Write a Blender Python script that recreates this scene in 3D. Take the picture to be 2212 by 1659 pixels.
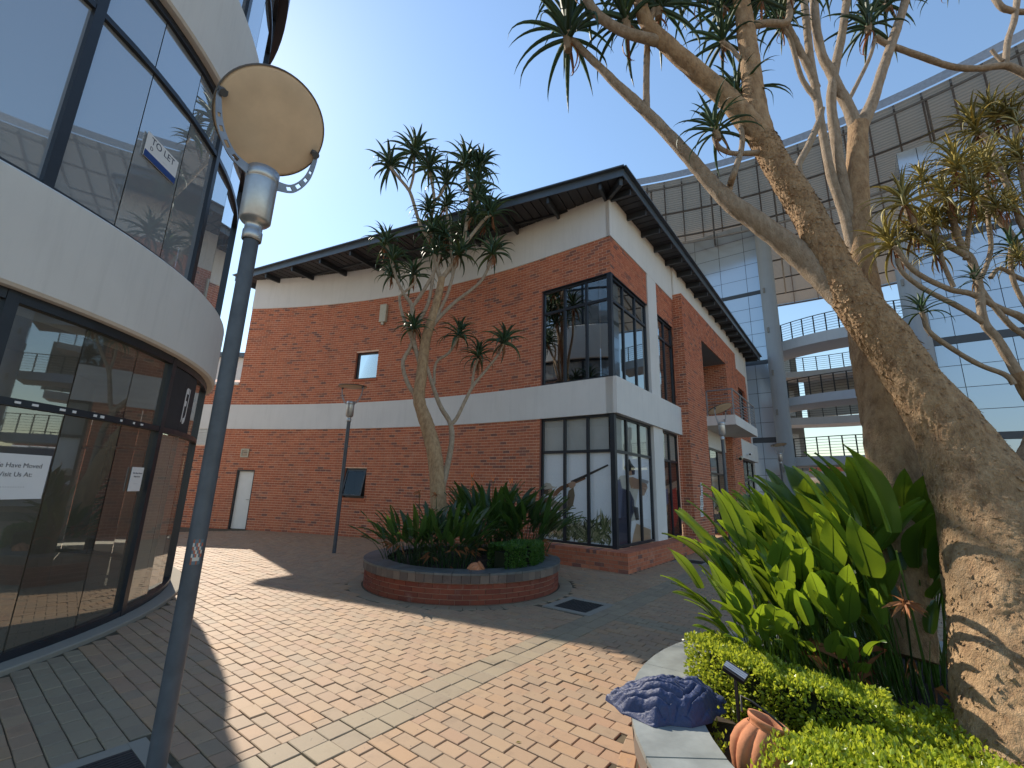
import bpy, math, random
from mathutils import Vector, Matrix, noise
random.seed(11)
for o in list(bpy.data.objects): bpy.data.objects.remove(o)
sc = bpy.context.scene
COL = sc.collection
# ------------------------------------------------------------------ camera
# picture coordinates below are on a 2212 x 1659 grid laid over the photograph
PW, PH = 2212.0, 1659.0
FD = 1775*PW/4096                       # focal length on that grid
VPX, VPY = 2271*PW/4096, -6050*PW/4096  # vanishing point of the verticals
CAMH = 1.75
_up = Vector((VPX-PW/2, -(VPY-PH/2), -FD)).normalized()
_fw = Vector((0, 0, -1))
_Y = (_fw-_up*_fw.dot(_up)).normalized()
_X = _Y.cross(_up)
CM = Matrix((_X, _Y, _up))              # camera axes -> world axes
cam_d = bpy.data.cameras.new('camera'); cam = bpy.data.objects.new('camera', cam_d); COL.objects.link(cam)
cam_d.sensor_width = 36; cam_d.lens = 36*1775/4096; cam_d.clip_start = .05; cam_d.clip_end = 3000
cam.matrix_world = Matrix.Translation((0, 0, CAMH)) @ CM.to_4x4()
sc.camera = cam
# ------------------------------------------------------------------ light
SUN_AZ, SUN_EL = -40.0, 41.5            # degrees; azimuth from +Y towards +X
sv = Vector((math.cos(math.radians(SUN_EL))*math.sin(math.radians(SUN_AZ)), math.cos(math.radians(SUN_EL))*math.cos(math.radians(SUN_AZ)), math.sin(math.radians(SUN_EL))))
w = bpy.data.worlds.new('World'); sc.world = w; w.use_nodes = True
nt = w.node_tree; bg = nt.nodes['Background']
sky = nt.nodes.new('ShaderNodeTexSky'); sky.sky_type = 'NISHITA'; sky.sun_disc = False
sky.sun_elevation = math.radians(SUN_EL); sky.sun_rotation = math.radians(SUN_AZ)
sky.altitude = 0; sky.air_density = 1.6; sky.dust_density = .18; sky.ozone_density = 4.0
nt.links.new(sky.outputs[0], bg.inputs[0]); bg.inputs[1].default_value = .11
sl = bpy.data.lights.new('sun', 'SUN'); sl.energy = 3.5; sl.angle = math.radians(.53); sl.color = (1, .90, .76)
so = bpy.data.objects.new('sun', sl); COL.objects.link(so); so.rotation_euler = sv.to_track_quat('Z', 'Y').to_euler()
so.location = (-20, 25, 30)
sc.view_settings.view_transform = 'Standard'; sc.view_settings.look = 'None'; sc.view_settings.exposure = .80; sc.view_settings.gamma = 1
sc.view_settings.use_curve_mapping = False
try:
    sc.cycles.max_bounces = 8; sc.cycles.transparent_max_bounces = 12
except Exception: pass

# ------------------------------------------------------------------ picture -> place
def ray(x, y): return CM @ Vector((x-PW/2, -(y-PH/2), -FD))
CP = Vector((0, 0, CAMH))
def G(x, y, z=0.0):                     # on a level at height z
    r = ray(x, y); return CP+r*((z-CAMH)/r.z)
def AY(x, y, Y):                        # on the upright plane at depth Y
    r = ray(x, y); return CP+r*(Y/r.y)
def AD(x, y, D):                        # at plan distance D
    r = ray(x, y); return CP+r*(D/math.hypot(r.x, r.y))
def azD(az, D, z=0): a = math.radians(az); return Vector((D*math.sin(a), D*math.cos(a), z))
def depth(p): return (Vector(p)-CP).dot(CM @ Vector((0, 0, -1)))
def pxr(r, p):                          # picture radius -> metres, allowing for the stretch away from the axis
    d = depth(p); return r*d/FD*(d/(Vector(p)-CP).length)**.85
def proj(p):
    c = CM.transposed() @ (Vector(p)-CP)
    if c.z > -.05: return None
    return (PW/2+FD*c.x/-c.z, PH/2-FD*c.y/-c.z)
def inframe(p, m=40):
    q = proj(p); return q is not None and -m < q[0] < PW+m and -m < q[1] < PH+m
Z4 = lambda x, y: (648+.3255*x, 216+.3255*y)
def S4(x, y): return (x*PW/4096, y*PW/4096)
def hit(x, y, O, n):                    # ray against the plane through O (2d) with normal n (2d)
    r = ray(x, y); t = (O.x*n.x+O.y*n.y)/(r.x*n.x+r.y*n.y); return CP+r*t

# ------------------------------------------------------------------ materials
def mat(name): m = bpy.data.materials.new(name); m.use_nodes = True; return m
def nd(m, t, **k):
    n = m.node_tree.nodes.new(t)
    for a, b in k.items(): setattr(n, a, b)
    return n
def lk(m, a, b): m.node_tree.links.new(a, b)
def P(m): return m.node_tree.nodes['Principled BSDF']
def texco(m, scale=(1, 1, 1), kind='Object'):
    t = nd(m, 'ShaderNodeTexCoord'); mp = nd(m, 'ShaderNodeMapping'); mp.inputs['Scale'].default_value = scale
    lk(m, t.outputs[kind], mp.inputs[0]); return mp.outputs[0]
def worldco(m, scale=(1, 1, 1)):
    t = nd(m, 'ShaderNodeNewGeometry'); mp = nd(m, 'ShaderNodeMapping'); mp.inputs['Scale'].default_value = scale
    lk(m, t.outputs['Position'], mp.inputs[0]); return mp.outputs[0]
def noi(m, vec, sc_, det=4, rough=.6):
    n = nd(m, 'ShaderNodeTexNoise'); n.inputs['Scale'].default_value = sc_; n.inputs['Detail'].default_value = det; n.inputs['Roughness'].default_value = rough
    lk(m, vec, n.inputs['Vector']); return n.outputs['Fac']
def ramp(m, fac, stops, interp='LINEAR'):
    r = nd(m, 'ShaderNodeValToRGB'); r.color_ramp.interpolation = interp
    e = r.color_ramp.elements
    while len(e) < len(stops): e.new(.5)
    for i, (p, c) in enumerate(stops): e[i].position = p; e[i].color = (*c, 1)
    lk(m, fac, r.inputs[0]); return r.outputs[0]
def mixc(m, f, a, b, mode='MIX'):
    n = nd(m, 'ShaderNodeMix', data_type='RGBA', blend_type=mode)
    for s, v in ((n.inputs[0], f), (n.inputs[6], a), (n.inputs[7], b)):
        if isinstance(v, (int, float)): s.default_value = v
        elif isinstance(v, tuple): s.default_value = (*v, 1)
        else: lk(m, v, s)
    return n.outputs[2]
def mth(m, op, a, b=None, c=None):
    n = nd(m, 'ShaderNodeMath', operation=op)
    for i, v in enumerate((a, b, c)):
        if v is None: continue
        if isinstance(v, (int, float)): n.inputs[i].default_value = v
        else: lk(m, v, n.inputs[i])
    return n.outputs[0]
def bump(m, h, strength=.3, dist=.01):
    b = nd(m, 'ShaderNodeBump'); b.inputs['Strength'].default_value = strength; b.inputs['Distance'].default_value = dist
    lk(m, h, b.inputs['Height']); lk(m, b.outputs[0], P(m).inputs['Normal'])
def rnd_fac(m):                         # a random number per piece: face attribute plus the object's own
    a = nd(m, 'ShaderNodeAttribute', attribute_name='rnd'); o = nd(m, 'ShaderNodeObjectInfo')
    return mth(m, 'FRACT', mth(m, 'ADD', a.outputs['Fac'], o.outputs['Random']))
def plain(name, c, rough=.6, metal=0., var=.12, scale=6, bmp=0.0, bscale=80, spec=None):
    m = mat(name); p = P(m); v = worldco(m)
    f = noi(m, v, scale, 5)
    col = ramp(m, f, [(.25, tuple(x*(1-var) for x in c)), (.75, tuple(min(1, x*(1+var)) for x in c))])
    lk(m, col, p.inputs['Base Color']); p.inputs['Roughness'].default_value = rough; p.inputs['Metallic'].default_value = metal
    if spec is not None: p.inputs['Specular IOR Level'].default_value = spec
    if bmp: bump(m, noi(m, v, bscale, 3), bmp, .004)
    return m
M = {}
def brickmat(name, stops, dirt=.35):
    m = mat(name); v = worldco(m); r = rnd_fac(m)
    base = ramp(m, r, stops)
    n1 = noi(m, v, 45, 5, .7); n2 = noi(m, v, .7, 4)
    c = mixc(m, mth(m, 'MULTIPLY', n1, .34), base, (.14, .055, .04))
    c = mixc(m, mth(m, 'MULTIPLY', mth(m, 'SUBTRACT', n2, .35), dirt), c, (.16, .10, .075))
    st = noi(m, worldco(m, (1.6, 1.6, .22)), 1.7, 6, .7); c = mixc(m, mth(m, 'MULTIPLY', mth(m, 'MAXIMUM', mth(m, 'SUBTRACT', st, .52), 0.), 1.5), c, (.13, .075, .055))
    ef = noi(m, v, 2.6, 6, .75); c = mixc(m, mth(m, 'MULTIPLY', mth(m, 'MAXIMUM', mth(m, 'SUBTRACT', ef, .56), 0.), 1.8), c, (.55, .40, .33))
    lk(m, c, P(m).inputs['Base Color']); P(m).inputs['Roughness'].default_value = .9
    bump(m, n1, .35, .006); return m
M['brick'] = brickmat('red_brick', [(0, (.54, .16, .078)), (.25, (.60, .195, .098)), (.5, (.49, .14, .07)), (.72, (.63, .225, .115)), (.84, (.44, .14, .078)), (.90, (.20, .095, .08)), (.94, (.30, .12, .085)), (1, (.50, .155, .08))], .2)
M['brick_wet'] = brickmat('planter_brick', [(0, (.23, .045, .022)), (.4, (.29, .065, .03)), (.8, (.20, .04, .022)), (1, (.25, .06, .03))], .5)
M['mortar'] = plain('mortar', (.78, .53, .39), .95, var=.25, scale=20, bmp=.3)
M['mortar_dark'] = plain('mortar_dark', (.40, .24, .17), .95, var=.25, scale=20, bmp=.3)
def plastermat(name, c):
    m = mat(name); v = worldco(m); st = worldco(m, (2.2, 2.2, .18))
    a = noi(m, v, 1.1, 5); b = noi(m, st, 3.0, 5, .7); g = noi(m, v, 160, 2)
    col = ramp(m, a, [(.2, tuple(x*.93 for x in c)), (.8, tuple(x*1.04 for x in c))])
    col = mixc(m, mth(m, 'MULTIPLY', mth(m, 'MAXIMUM', mth(m, 'SUBTRACT', b, .50), 0.), 1.1), col, tuple(x*.7 for x in c))
    lk(m, col, P(m).inputs['Base Color']); P(m).inputs['Roughness'].default_value = .88
    bump(m, g, .18, .004); return m
M['plaster'] = plastermat('white_plaster', (.70, .695, .68))
M['plaster_warm'] = plastermat('warm_grey_plaster', (.70, .68, .635))
M['concrete'] = plastermat('concrete', (.40, .40, .38))
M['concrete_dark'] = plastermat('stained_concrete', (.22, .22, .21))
def pavermat(name, stops):
    m = mat(name); v = worldco(m); r = rnd_fac(m)
    base = ramp(m, r, stops)
    n1 = noi(m, v, 120, 4, .75); n2 = noi(m, v, 14, 5); n3 = noi(m, v, .9, 4)
    c = mixc(m, mth(m, 'MULTIPLY', n1, .45), base, (.19, .125, .075))
    c = mixc(m, mth(m, 'MULTIPLY', n2, .22), c, (.50, .36, .22))
    c = mixc(m, mth(m, 'MULTIPLY', n3, .30), c, (.24, .165, .10))
    n4 = noi(m, v, 3.1, 6, .7); c = mixc(m, mth(m, 'MULTIPLY', mth(m, 'MAXIMUM', mth(m, 'SUBTRACT', n4, .55), 0.), 2.2), c, (.13, .095, .065))
    n5 = noi(m, v, 23, 2, .5); c = mixc(m, mth(m, 'MULTIPLY', mth(m, 'GREATER_THAN', n5, .73), .55), c, (.10, .085, .07))
    lk(m, c, P(m).inputs['Base Color']); P(m).inputs['Roughness'].default_value = .62
    bump(m, n1, .5, .004); return m
M['paver'] = pavermat('tan_paver', [(0, (.46, .29, .172)), (.22, (.41, .282, .182)), (.45, (.49, .33, .198)), (.62, (.45, .268, .168)), (.8, (.36, .268, .18)), (.93, (.51, .305, .162)), (1, (.45, .292, .182))])
M['paver_grey'] = pavermat('grey_paver', [(0, (.31, .265, .18)), (.4, (.35, .30, .205)), (.7, (.27, .23, .165)), (1, (.33, .275, .19))])
M['sand'] = plain('joint_sand', (.105, .082, .05), 1, var=.5, scale=9)
def groundmat():
    m = mat('ground_paving'); mp = nd(m, 'ShaderNodeMapping'); t = nd(m, 'ShaderNodeNewGeometry')
    mp.inputs['Rotation'].default_value = (0, 0, math.radians(37.8)); lk(m, t.outputs['Position'], mp.inputs[0])
    b = nd(m, 'ShaderNodeTexBrick'); b.inputs['Scale'].default_value = 1; b.inputs['Brick Width'].default_value = .205; b.inputs['Row Height'].default_value = .13; b.inputs['Mortar Size'].default_value = .006
    b.inputs['Color1'].default_value = (.42, .26, .14, 1); b.inputs['Color2'].default_value = (.34, .21, .12, 1); b.inputs['Mortar'].default_value = (.12, .09, .07, 1)
    lk(m, mp.outputs[0], b.inputs['Vector']); lk(m, b.outputs[0], P(m).inputs['Base Color']); P(m).inputs['Roughness'].default_value = .95; return m
M['ground'] = groundmat()
M['frame'] = plain('dark_window_frame', (.018, .022, .030), .38, var=.2, scale=4)
M['roof_steel'] = plain('dark_roof_steel', (.030, .036, .045), .45, var=.2, scale=3)
M['soffit'] = plain('soffit_sheet', (.035, .036, .042), .6, var=.25, scale=2)
M['fascia'] = plain('blue_grey_fascia', (.075, .10, .13), .35, var=.15, scale=3)
M['pole'] = plain('grey_painted_pole', (.075, .088, .105), .45, var=.35, scale=5, bmp=.1, bscale=200)
M['galv'] = plain('galvanised_steel', (.46, .47, .48), .36, .75, var=.14, scale=14, bmp=.08, bscale=120)
M['steel'] = plain('weathered_steel', (.30, .31, .33), .45, .6, var=.2, scale=10)
M['disc'] = plain('cream_lamp_disc', (.74, .60, .44), .55, var=.12, scale=4, bmp=.05)
M['disc_rim'] = plain('disc_rim', (.10, .075, .05), .5, var=.2, scale=9)
M['slate'] = plain('slate_coping', (.25, .27, .26), .45, var=.3, scale=5, bmp=.35, bscale=22)
M['slate_edge'] = brickmat('slate_edge', [(0, (.20, .17, .14)), (.3, (.11, .10, .09)), (.6, (.24, .20, .16)), (.85, (.08, .075, .07)), (1, (.18, .15, .12))], .3)
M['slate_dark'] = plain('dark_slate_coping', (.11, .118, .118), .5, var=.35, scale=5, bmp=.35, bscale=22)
M['kerb'] = plastermat('dirty_kerb_concrete', (.30, .27, .22))
M['column'] = plastermat('blue_grey_column', (.30, .335, .37))
M['soil'] = plain('soil', (.035, .024, .016), 1, var=.5, scale=25, bmp=.8, bscale=40)
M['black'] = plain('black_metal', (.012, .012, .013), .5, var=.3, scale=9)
M['grate'] = plain('cast_iron', (.03, .028, .027), .65, var=.4, scale=30, bmp=.3)
M['terra'] = plain('terracotta', (.50, .20, .095), .85, var=.25, scale=9, bmp=.4, bscale=60)
M['white_paint'] = plain('white_paint', (.74, .75, .74), .45, var=.05, scale=3)
M['cream'] = plain('cream_plastic', (.52, .49, .38), .5, var=.08, scale=8)
M['paper'] = plain('paper', (.75, .75, .74), .8, var=.03)
M['blue'] = plain('blue_vinyl', (.012, .05, .22), .5, var=.05)
M['navy'] = plain('navy_print', (.02, .025, .06), .5, var=.05)
M['ink'] = plain('grey_print', (.10, .10, .11), .6, var=.05)
M['interior'] = plain('dim_interior', (.36, .34, .30), .9, var=.2, scale=1.2)
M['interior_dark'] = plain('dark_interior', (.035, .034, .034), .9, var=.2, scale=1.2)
M['blind'] = plain('pale_blind', (.40, .41, .40), .9, var=.06, scale=2)
M['backboard'] = plain('panel_backing', (.03, .033, .038), .7)
M['tile_roof'] = plain('red_roof_tiles', (.30, .09, .05), .8, var=.25, scale=6)
M['canopy'] = None
def glassmat(name, tint, refl, rough=.015, dark=(.02, .025, .03), op=.0):
    m = mat(name); n = m.node_tree.nodes; out = n['Material Output']; n.remove(P(m))
    tr = nd(m, 'ShaderNodeBsdfTransparent'); tr.inputs[0].default_value = (*tint, 1)
    gl = nd(m, 'ShaderNodeBsdfGlossy'); gl.inputs['Roughness'].default_value = rough; gl.inputs[0].default_value = (.92, .97, 1, 1)
    df = nd(m, 'ShaderNodeBsdfDiffuse'); df.inputs[0].default_value = (*dark, 1)
    fr = nd(m, 'ShaderNodeFresnel'); fr.inputs[0].default_value = 1.5
    f = mth(m, 'ADD', fr.outputs[0], refl)
    m0 = nd(m, 'ShaderNodeMixShader'); m0.inputs[0].default_value = op; lk(m, tr.outputs[0], m0.inputs[1]); lk(m, df.outputs[0], m0.inputs[2])
    m1 = nd(m, 'ShaderNodeMixShader'); lk(m, f, m1.inputs[0]); lk(m, m0.outputs[0], m1.inputs[1]); lk(m, gl.outputs[0], m1.inputs[2])
    lk(m, m1.outputs[0], out.inputs[0]); return m
M['glass'] = glassmat('shop_glass', (.80, .80, .74), .17, dark=(.45, .43, .36), op=.14)  # greyish diffuse share stands in for reflected light in the shop panes
M['glass_up'] = glassmat('tinted_upper_glass', (.34, .42, .50), .30, dark=(.60, .64, .68), op=.48)  # pale diffuse share stands in for reflected sky and haze behind the panes
M['glass_corner'] = glassmat('corner_window_glass', (.34, .38, .40), .26)
M['glass_win'] = glassmat('window_glass', (.95, .96, .96), .0)
def panelmat(name, c, met, rough):
    m = mat(name); r = rnd_fac(m); v = worldco(m)
    col = mixc(m, mth(m, 'MULTIPLY', r, .18), c, tuple(x*.75 for x in c))
    lk(m, col, P(m).inputs['Base Color']); P(m).inputs['Metallic'].default_value = met; P(m).inputs['Roughness'].default_value = rough; return m
M['tower_glass'] = panelmat('mirror_cladding', (.52, .63, .76), .42, .16)
M['tower_band'] = plain('tower_band', (.045, .055, .07), .4)
def printmat():
    m = mat('window_print'); a = nd(m, 'ShaderNodeAttribute', attribute_name='col'); v = worldco(m)
    c = mixc(m, mth(m, 'MULTIPLY', noi(m, v, 22, 5), .14), a.outputs['Color'], (.12, .11, .10))
    lk(m, c, P(m).inputs['Base Color']); P(m).inputs['Roughness'].default_value = .35; return m
M['print'] = printmat()
def leafmat(name, c, t, trans=.45, rough=.4, vein=False):
    m = mat(name); n = m.node_tree.nodes; p = P(m); out = n['Material Output']; r = rnd_fac(m); v = worldco(m)
    col = ramp(m, r, [(0, tuple(x*.7 for x in c)), (.5, c), (.85, tuple(min(1, x*1.35) for x in c)), (1, (c[0]*1.9+.01, c[1]*1.5, c[2]*.9))])
    col = mixc(m, mth(m, 'MULTIPLY', noi(m, v, 30, 3), .35), col, tuple(x*.55 for x in c))
    lk(m, col, p.inputs['Base Color']); p.inputs['Roughness'].default_value = rough
    tl = nd(m, 'ShaderNodeBsdfTranslucent'); tc = ramp(m, r, [(0, tuple(x*.8 for x in t)), (1, tuple(min(1, x*1.2) for x in t))]); lk(m, tc, tl.inputs[0])
    mx = nd(m, 'ShaderNodeMixShader'); mx.inputs[0].default_value = trans
    lk(m, p.outputs[0], mx.inputs[1]); lk(m, tl.outputs[0], mx.inputs[2]); lk(m, mx.outputs[0], out.inputs[0]); return m
M['strel'] = leafmat('strelitzia_leaf', (.062, .138, .028), (.42, .58, .03), .30, .30)
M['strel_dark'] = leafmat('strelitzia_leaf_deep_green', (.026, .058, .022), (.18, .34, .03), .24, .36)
M['aloe'] = leafmat('aloe_leaf', (.040, .088, .040), (.12, .25, .05), .12, .55)
M['aloe_sunlit'] = leafmat('yellow_aloe_leaf_sunlit', (.34, .295, .10), (.52, .44, .10), .3, .5)  # yellowish leaves, with sunlit brightness put into their colour
M['dead'] = leafmat('dry_leaf', (.30, .13, .055), (.45, .2, .07), .25, .7)
M['hedge'] = leafmat('hedge_leaf', (.21, .29, .035), (.64, .70, .06), .42, .32)
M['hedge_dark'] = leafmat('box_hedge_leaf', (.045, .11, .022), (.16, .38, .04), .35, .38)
M['cover'] = leafmat('ground_cover_leaf', (.25, .34, .035), (.68, .74, .06), .42, .34)
M['yellow_leaf'] = leafmat('yellow_green_leaf', (.30, .29, .06), (.5, .48, .1), .3, .5)
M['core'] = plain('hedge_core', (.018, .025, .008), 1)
M['twig'] = plain('twig', (.16, .10, .06), .9)
M['flower'] = plain('orange_flower', (.75, .17, .03), .5, var=.2)
def barkmat(name, a, b, c, scl):
    m = mat(name); v = worldco(m, (1, 1, .45)); v2 = worldco(m)
    n1 = noi(m, v, scl, 6, .7); n2 = noi(m, v2, 3.5, 4); n3 = noi(m, v, scl*4, 4, .75)
    col = ramp(m, n1, [(.3, a), (.52, b), (.75, c)])
    col = mixc(m, mth(m, 'MULTIPLY', n2, .45), col, tuple(x*.62 for x in b))
    lk(m, col, P(m).inputs['Base Color']); P(m).inputs['Roughness'].default_value = .92
    h = mth(m, 'ADD', mth(m, 'MULTIPLY', n1, .6), mth(m, 'MULTIPLY', n3, .5))
    bump(m, h, 1.0, .04); return m
M['bark'] = barkmat('flaky_aloe_bark', (.25, .14, .07), (.52, .335, .18), (.70, .49, .29), 16)
M['bark_pale'] = barkmat('pale_aloe_bark', (.30, .21, .135), (.50, .385, .27), (.66, .53, .40), 22)
M['jacket'] = None

# ------------------------------------------------------------------ mesh helpers
WM = {}
def link(o, parent=None, mw=None):
    COL.objects.link(o); mw = mw if mw is not None else Matrix.Identity(4)
    if parent is not None:
        o.parent = parent; o.matrix_parent_inverse = WM[parent.name].inverted()
    o.matrix_basis = mw
    WM[o.name] = mw
    return o
def tag(o, label=None, cat=None, group=None, kind=None):
    if label: o['label'] = label
    if cat: o['category'] = cat
    if group: o['group'] = group
    if kind: o['kind'] = kind
    return o
def thing(name, loc, label, cat, group=None):
    o = bpy.data.objects.new(name, None); o.empty_display_size = .2
    link(o, None, Matrix.Translation(Vector(loc))); return tag(o, label, cat, group)
class MB:
    def __init__(s): s.v = []; s.f = []; s.r = []; s.c = []; s.sm = []
    def face(s, pts, r=0., col=None, sm=False):
        i = len(s.v); s.v += [tuple(p) for p in pts]; s.f.append(tuple(range(i, i+len(pts)))); s.r.append(r); s.c.append(col); s.sm.append(sm)
    def mesh(s, vs, fs, r=0., col=None, sm=False):
        i = len(s.v); s.v += [tuple(p) for p in vs]
        for f in fs: s.f.append(tuple(i+k for k in f)); s.r.append(r); s.c.append(col); s.sm.append(sm)
    def box(s, c, ax, ay, az, r=0., col=None):      # centre and half axes
        c, ax, ay, az = Vector(c), Vector(ax), Vector(ay), Vector(az)
        vs = [c+ax*a+ay*b+az*d for a in (-1, 1) for b in (-1, 1) for d in (-1, 1)]
        s.mesh(vs, [(0, 1, 3, 2), (4, 6, 7, 5), (0, 4, 5, 1), (2, 3, 7, 6), (0, 2, 6, 4), (1, 5, 7, 3)], r, col)
    def abox(s, x0, x1, y0, y1, z0, z1, r=0.): s.box(((x0+x1)/2, (y0+y1)/2, (z0+z1)/2), ((x1-x0)/2, 0, 0), (0, (y1-y0)/2, 0), (0, 0, (z1-z0)/2), r)
    def bar(s, a, b, wdt, hgt, up=(0, 0, 1), r=0.):  # box along a-b
        a, b = Vector(a), Vector(b); d = b-a; x = d.normalized(); u = Vector(up); y = u.cross(x)
        if y.length < 1e-4: y = Vector((1, 0, 0)).cross(x)
        y.normalize(); z = x.cross(y); s.box((a+b)/2, d/2, y*wdt/2, z*hgt/2, r)
    def prism(s, pts2, z0, z1, r=0., col=None):     # plan polygon
        n = len(pts2); vs = [(p[0], p[1], z0) for p in pts2]+[(p[0], p[1], z1) for p in pts2]
        s.mesh(vs, [tuple(range(n-1, -1, -1)), tuple(range(n, 2*n))]+[(i, (i+1) % n, n+(i+1) % n, n+i) for i in range(n)], r, col)
    def tube(s, pts, rad, n=8, r=0., cap=True, sm=True, dis=None, ecc=None):
        pts = [Vector(p) for p in pts]; m = len(pts)
        if isinstance(rad, (int, float)): rad = [rad]*m
        t0 = (pts[1]-pts[0]).normalized(); ref = Vector((0, 0, 1)) if abs(t0.z) < .9 else Vector((1, 0, 0))
        u = t0.cross(ref).normalized(); base = len(s.v); vs = []
        for k in range(m):
            t = (pts[min(k+1, m-1)]-pts[max(k-1, 0)]).normalized()
            u = (u-t*u.dot(t)).normalized(); vv = t.cross(u)
            for j in range(n):
                a = 2*math.pi*j/n; d = u*math.cos(a)+vv*math.sin(a); q = pts[k]+d*rad[k]
                if dis: q = q+d*dis(q, rad[k])
                vs.append(q)
        fs = [(k*n+j, k*n+(j+1) % n, (k+1)*n+(j+1) % n, (k+1)*n+j) for k in range(m-1) for j in range(n)]
        s.mesh(vs, fs, r, None, sm)
        if cap: s.face([vs[j] for j in range(n-1, -1, -1)], r); s.face([vs[(m-1)*n+j] for j in range(n)], r)
    def lathe(s, prof, c=(0, 0, 0), n=32, axis=None, r=0., sm=True, mod=None, a0=0., a1=2*math.pi):
        c = Vector(c); full = abs(a1-a0-2*math.pi) < 1e-6; N = n if full else n+1; vs = []
        for (rr, z) in prof:
            for j in range(N):
                a = a0+(a1-a0)*j/n; q = rr*(mod(a, z) if mod else 1)
                p = Vector((q*math.cos(a), q*math.sin(a), z))
                if axis is not None: p = axis @ p
                vs.append(c+p)
        fs = [(k*N+j, k*N+(j+1) % N, (k+1)*N+(j+1) % N, (k+1)*N+j) for k in range(len(prof)-1) for j in range(n)]
        s.mesh(vs, fs, r, None, sm)
    def build(s, name, m, parent=None, mw=None, kind=None):
        me = bpy.data.meshes.new(name); me.from_pydata(s.v, [], s.f); me.materials.append(m)
        at = me.attributes.new('rnd', 'FLOAT', 'FACE'); at.data.foreach_set('value', s.r)
        if any(c is not None for c in s.c):
            ca = me.attributes.new('col', 'FLOAT_COLOR', 'FACE')
            ca.data.foreach_set('color', [x for c in s.c for x in ((*c, 1) if c else (.5, .5, .5, 1))])
        me.polygons.foreach_set('use_smooth', s.sm)
        o = bpy.data.objects.new(name, me); link(o, parent, mw)
        if kind: o['kind'] = kind
        return o
def inst(src, name, parent, mw):        # an object that shares src's mesh data
    o = bpy.data.objects.new(name, src if isinstance(src, bpy.types.Mesh) else src.data); return link(o, parent, mw)
def basis(x, y, z, o): return Matrix(((x[0], y[0], z[0], o[0]), (x[1], y[1], z[1], o[1]), (x[2], y[2], z[2], o[2]), (0, 0, 0, 1)))
def meshof(mb, name, m):
    me = bpy.data.meshes.new(name); me.from_pydata(mb.v, [], mb.f); me.materials.append(m)
    at = me.attributes.new('rnd', 'FLOAT', 'FACE'); at.data.foreach_set('value', mb.r); me.polygons.foreach_set('use_smooth', mb.sm); return me
def text(txt, size, m, name, parent, mw, depth_=.001, align='LEFT'):
    cu = bpy.data.curves.new(name, 'FONT'); cu.body = txt; cu.size = size; cu.extrude = depth_; cu.align_x = align
    t = bpy.data.objects.new(name+'_curve', cu); COL.objects.link(t); bpy.context.view_layer.update()
    me = bpy.data.meshes.new_from_object(t.evaluated_get(bpy.context.evaluated_depsgraph_get())); bpy.data.objects.remove(t); bpy.data.curves.remove(cu)
    me.materials.clear(); me.materials.append(m); me.name = name
    o = bpy.data.objects.new(name, me); return link(o, parent, mw)
def catmull(nodes, k=5):                # nodes: list of tuples (x,y,z,r)
    out = []
    n = len(nodes)
    for i in range(n-1):
        p0, p1, p2, p3 = (nodes[max(i-1, 0)], nodes[i], nodes[i+1], nodes[min(i+2, n-1)])
        for j in range(k):
            t = j/k
            out.append(tuple(.5*((2*b)+(-a+c)*t+(2*a-5*b+4*c-d)*t*t+(-a+3*b-3*c+d)*t**3) for a, b, c, d in zip(p0, p1, p2, p3)))
    out.append(tuple(nodes[-1])); return out

# ------------------------------------------------------------------ frame of the brick building and of the paving
AZR = math.radians(37.8)
R2 = Vector((math.sin(AZR), math.cos(AZR))); L2 = Vector((-R2.y, R2.x)); N2 = -L2
R3 = Vector((*R2, 0)); L3 = Vector((*L2, 0)); N3 = Vector((*N2, 0)); UP = Vector((0, 0, 1))
C2 = Vector((2.56, 10.90))
LBC = Vector((-10.8, 4.66)); LBR = 6.12          # the round building
PL1, PL1R = Vector((-.83, 9.1)), 1.83            # planter in the middle
PL2, PL2R = Vector((3.04, 2.6)), 2.29            # planter on the right

# ------------------------------------------------------------------ ground and pavers
g = MB(); g.face([(-400, -400, -.016), (400, -400, -.016), (400, 400, -.016), (-400, 400, -.016)])
ground = g.build('ground', M['ground'], kind='structure')
pav_root = bpy.data.objects.new('paving', None); link(pav_root); tag(pav_root, 'tan and grey block paving of the courtyard', None, None, 'structure')
def uv2(u, v): return R2*u+N2*v
PLEN, PWID = .203, .129
pavers = []     # (u, v, lu, lv, grey, rot)
DRAINS = [(Vector((1.14, 7.48)), .86, .80, .62, .56), (Vector((4.85, 12.35)), .8, .8, .6, .6), (Vector((-2.40, 3.12)), .62, .62, .42, .42)]
def skip(p, m=.0):
    if (p-LBC).length < 6.34+m or (p-PL1).length < PL1R+.20+m or (p-PL2).length < PL2R+.09+m: return True
    q = p-C2; s, l = q.dot(R2), q.dot(L2)
    if s > -.46-m and l > -.46-m and (l < 2.6 or s > .2): return True
    for c, fu, fv, gu, gv in DRAINS:
        d = p-c
        if abs(d.dot(R2)) < fu/2+m and abs(d.dot(N2)) < fv/2+m: return True
    return False
def wall_y(x): return 12.6-(x-.78)*.45
B1a, B1b = -3.35, -2.944
def greyband(u, v):
    if B1a <= v <= B1b: return True
    if .82 < u < 1.30 and v < B1a: return True
    if 6.2 < u < 6.68 and v > B1b: return True
    return False
nu0, nu1 = int(-4/PWID), int(19/PWID)
def addp(uc, vc, lu, lv, grey):
    p = uv2(uc, vc)
    if p.y < -1.2 or p.length > 19 or (p.y < 6 and abs(p.x) > 7) or p.x < -14: return
    if skip(p, .03): return
    pavers.append((uc, vc, lu, lv, grey))
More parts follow.
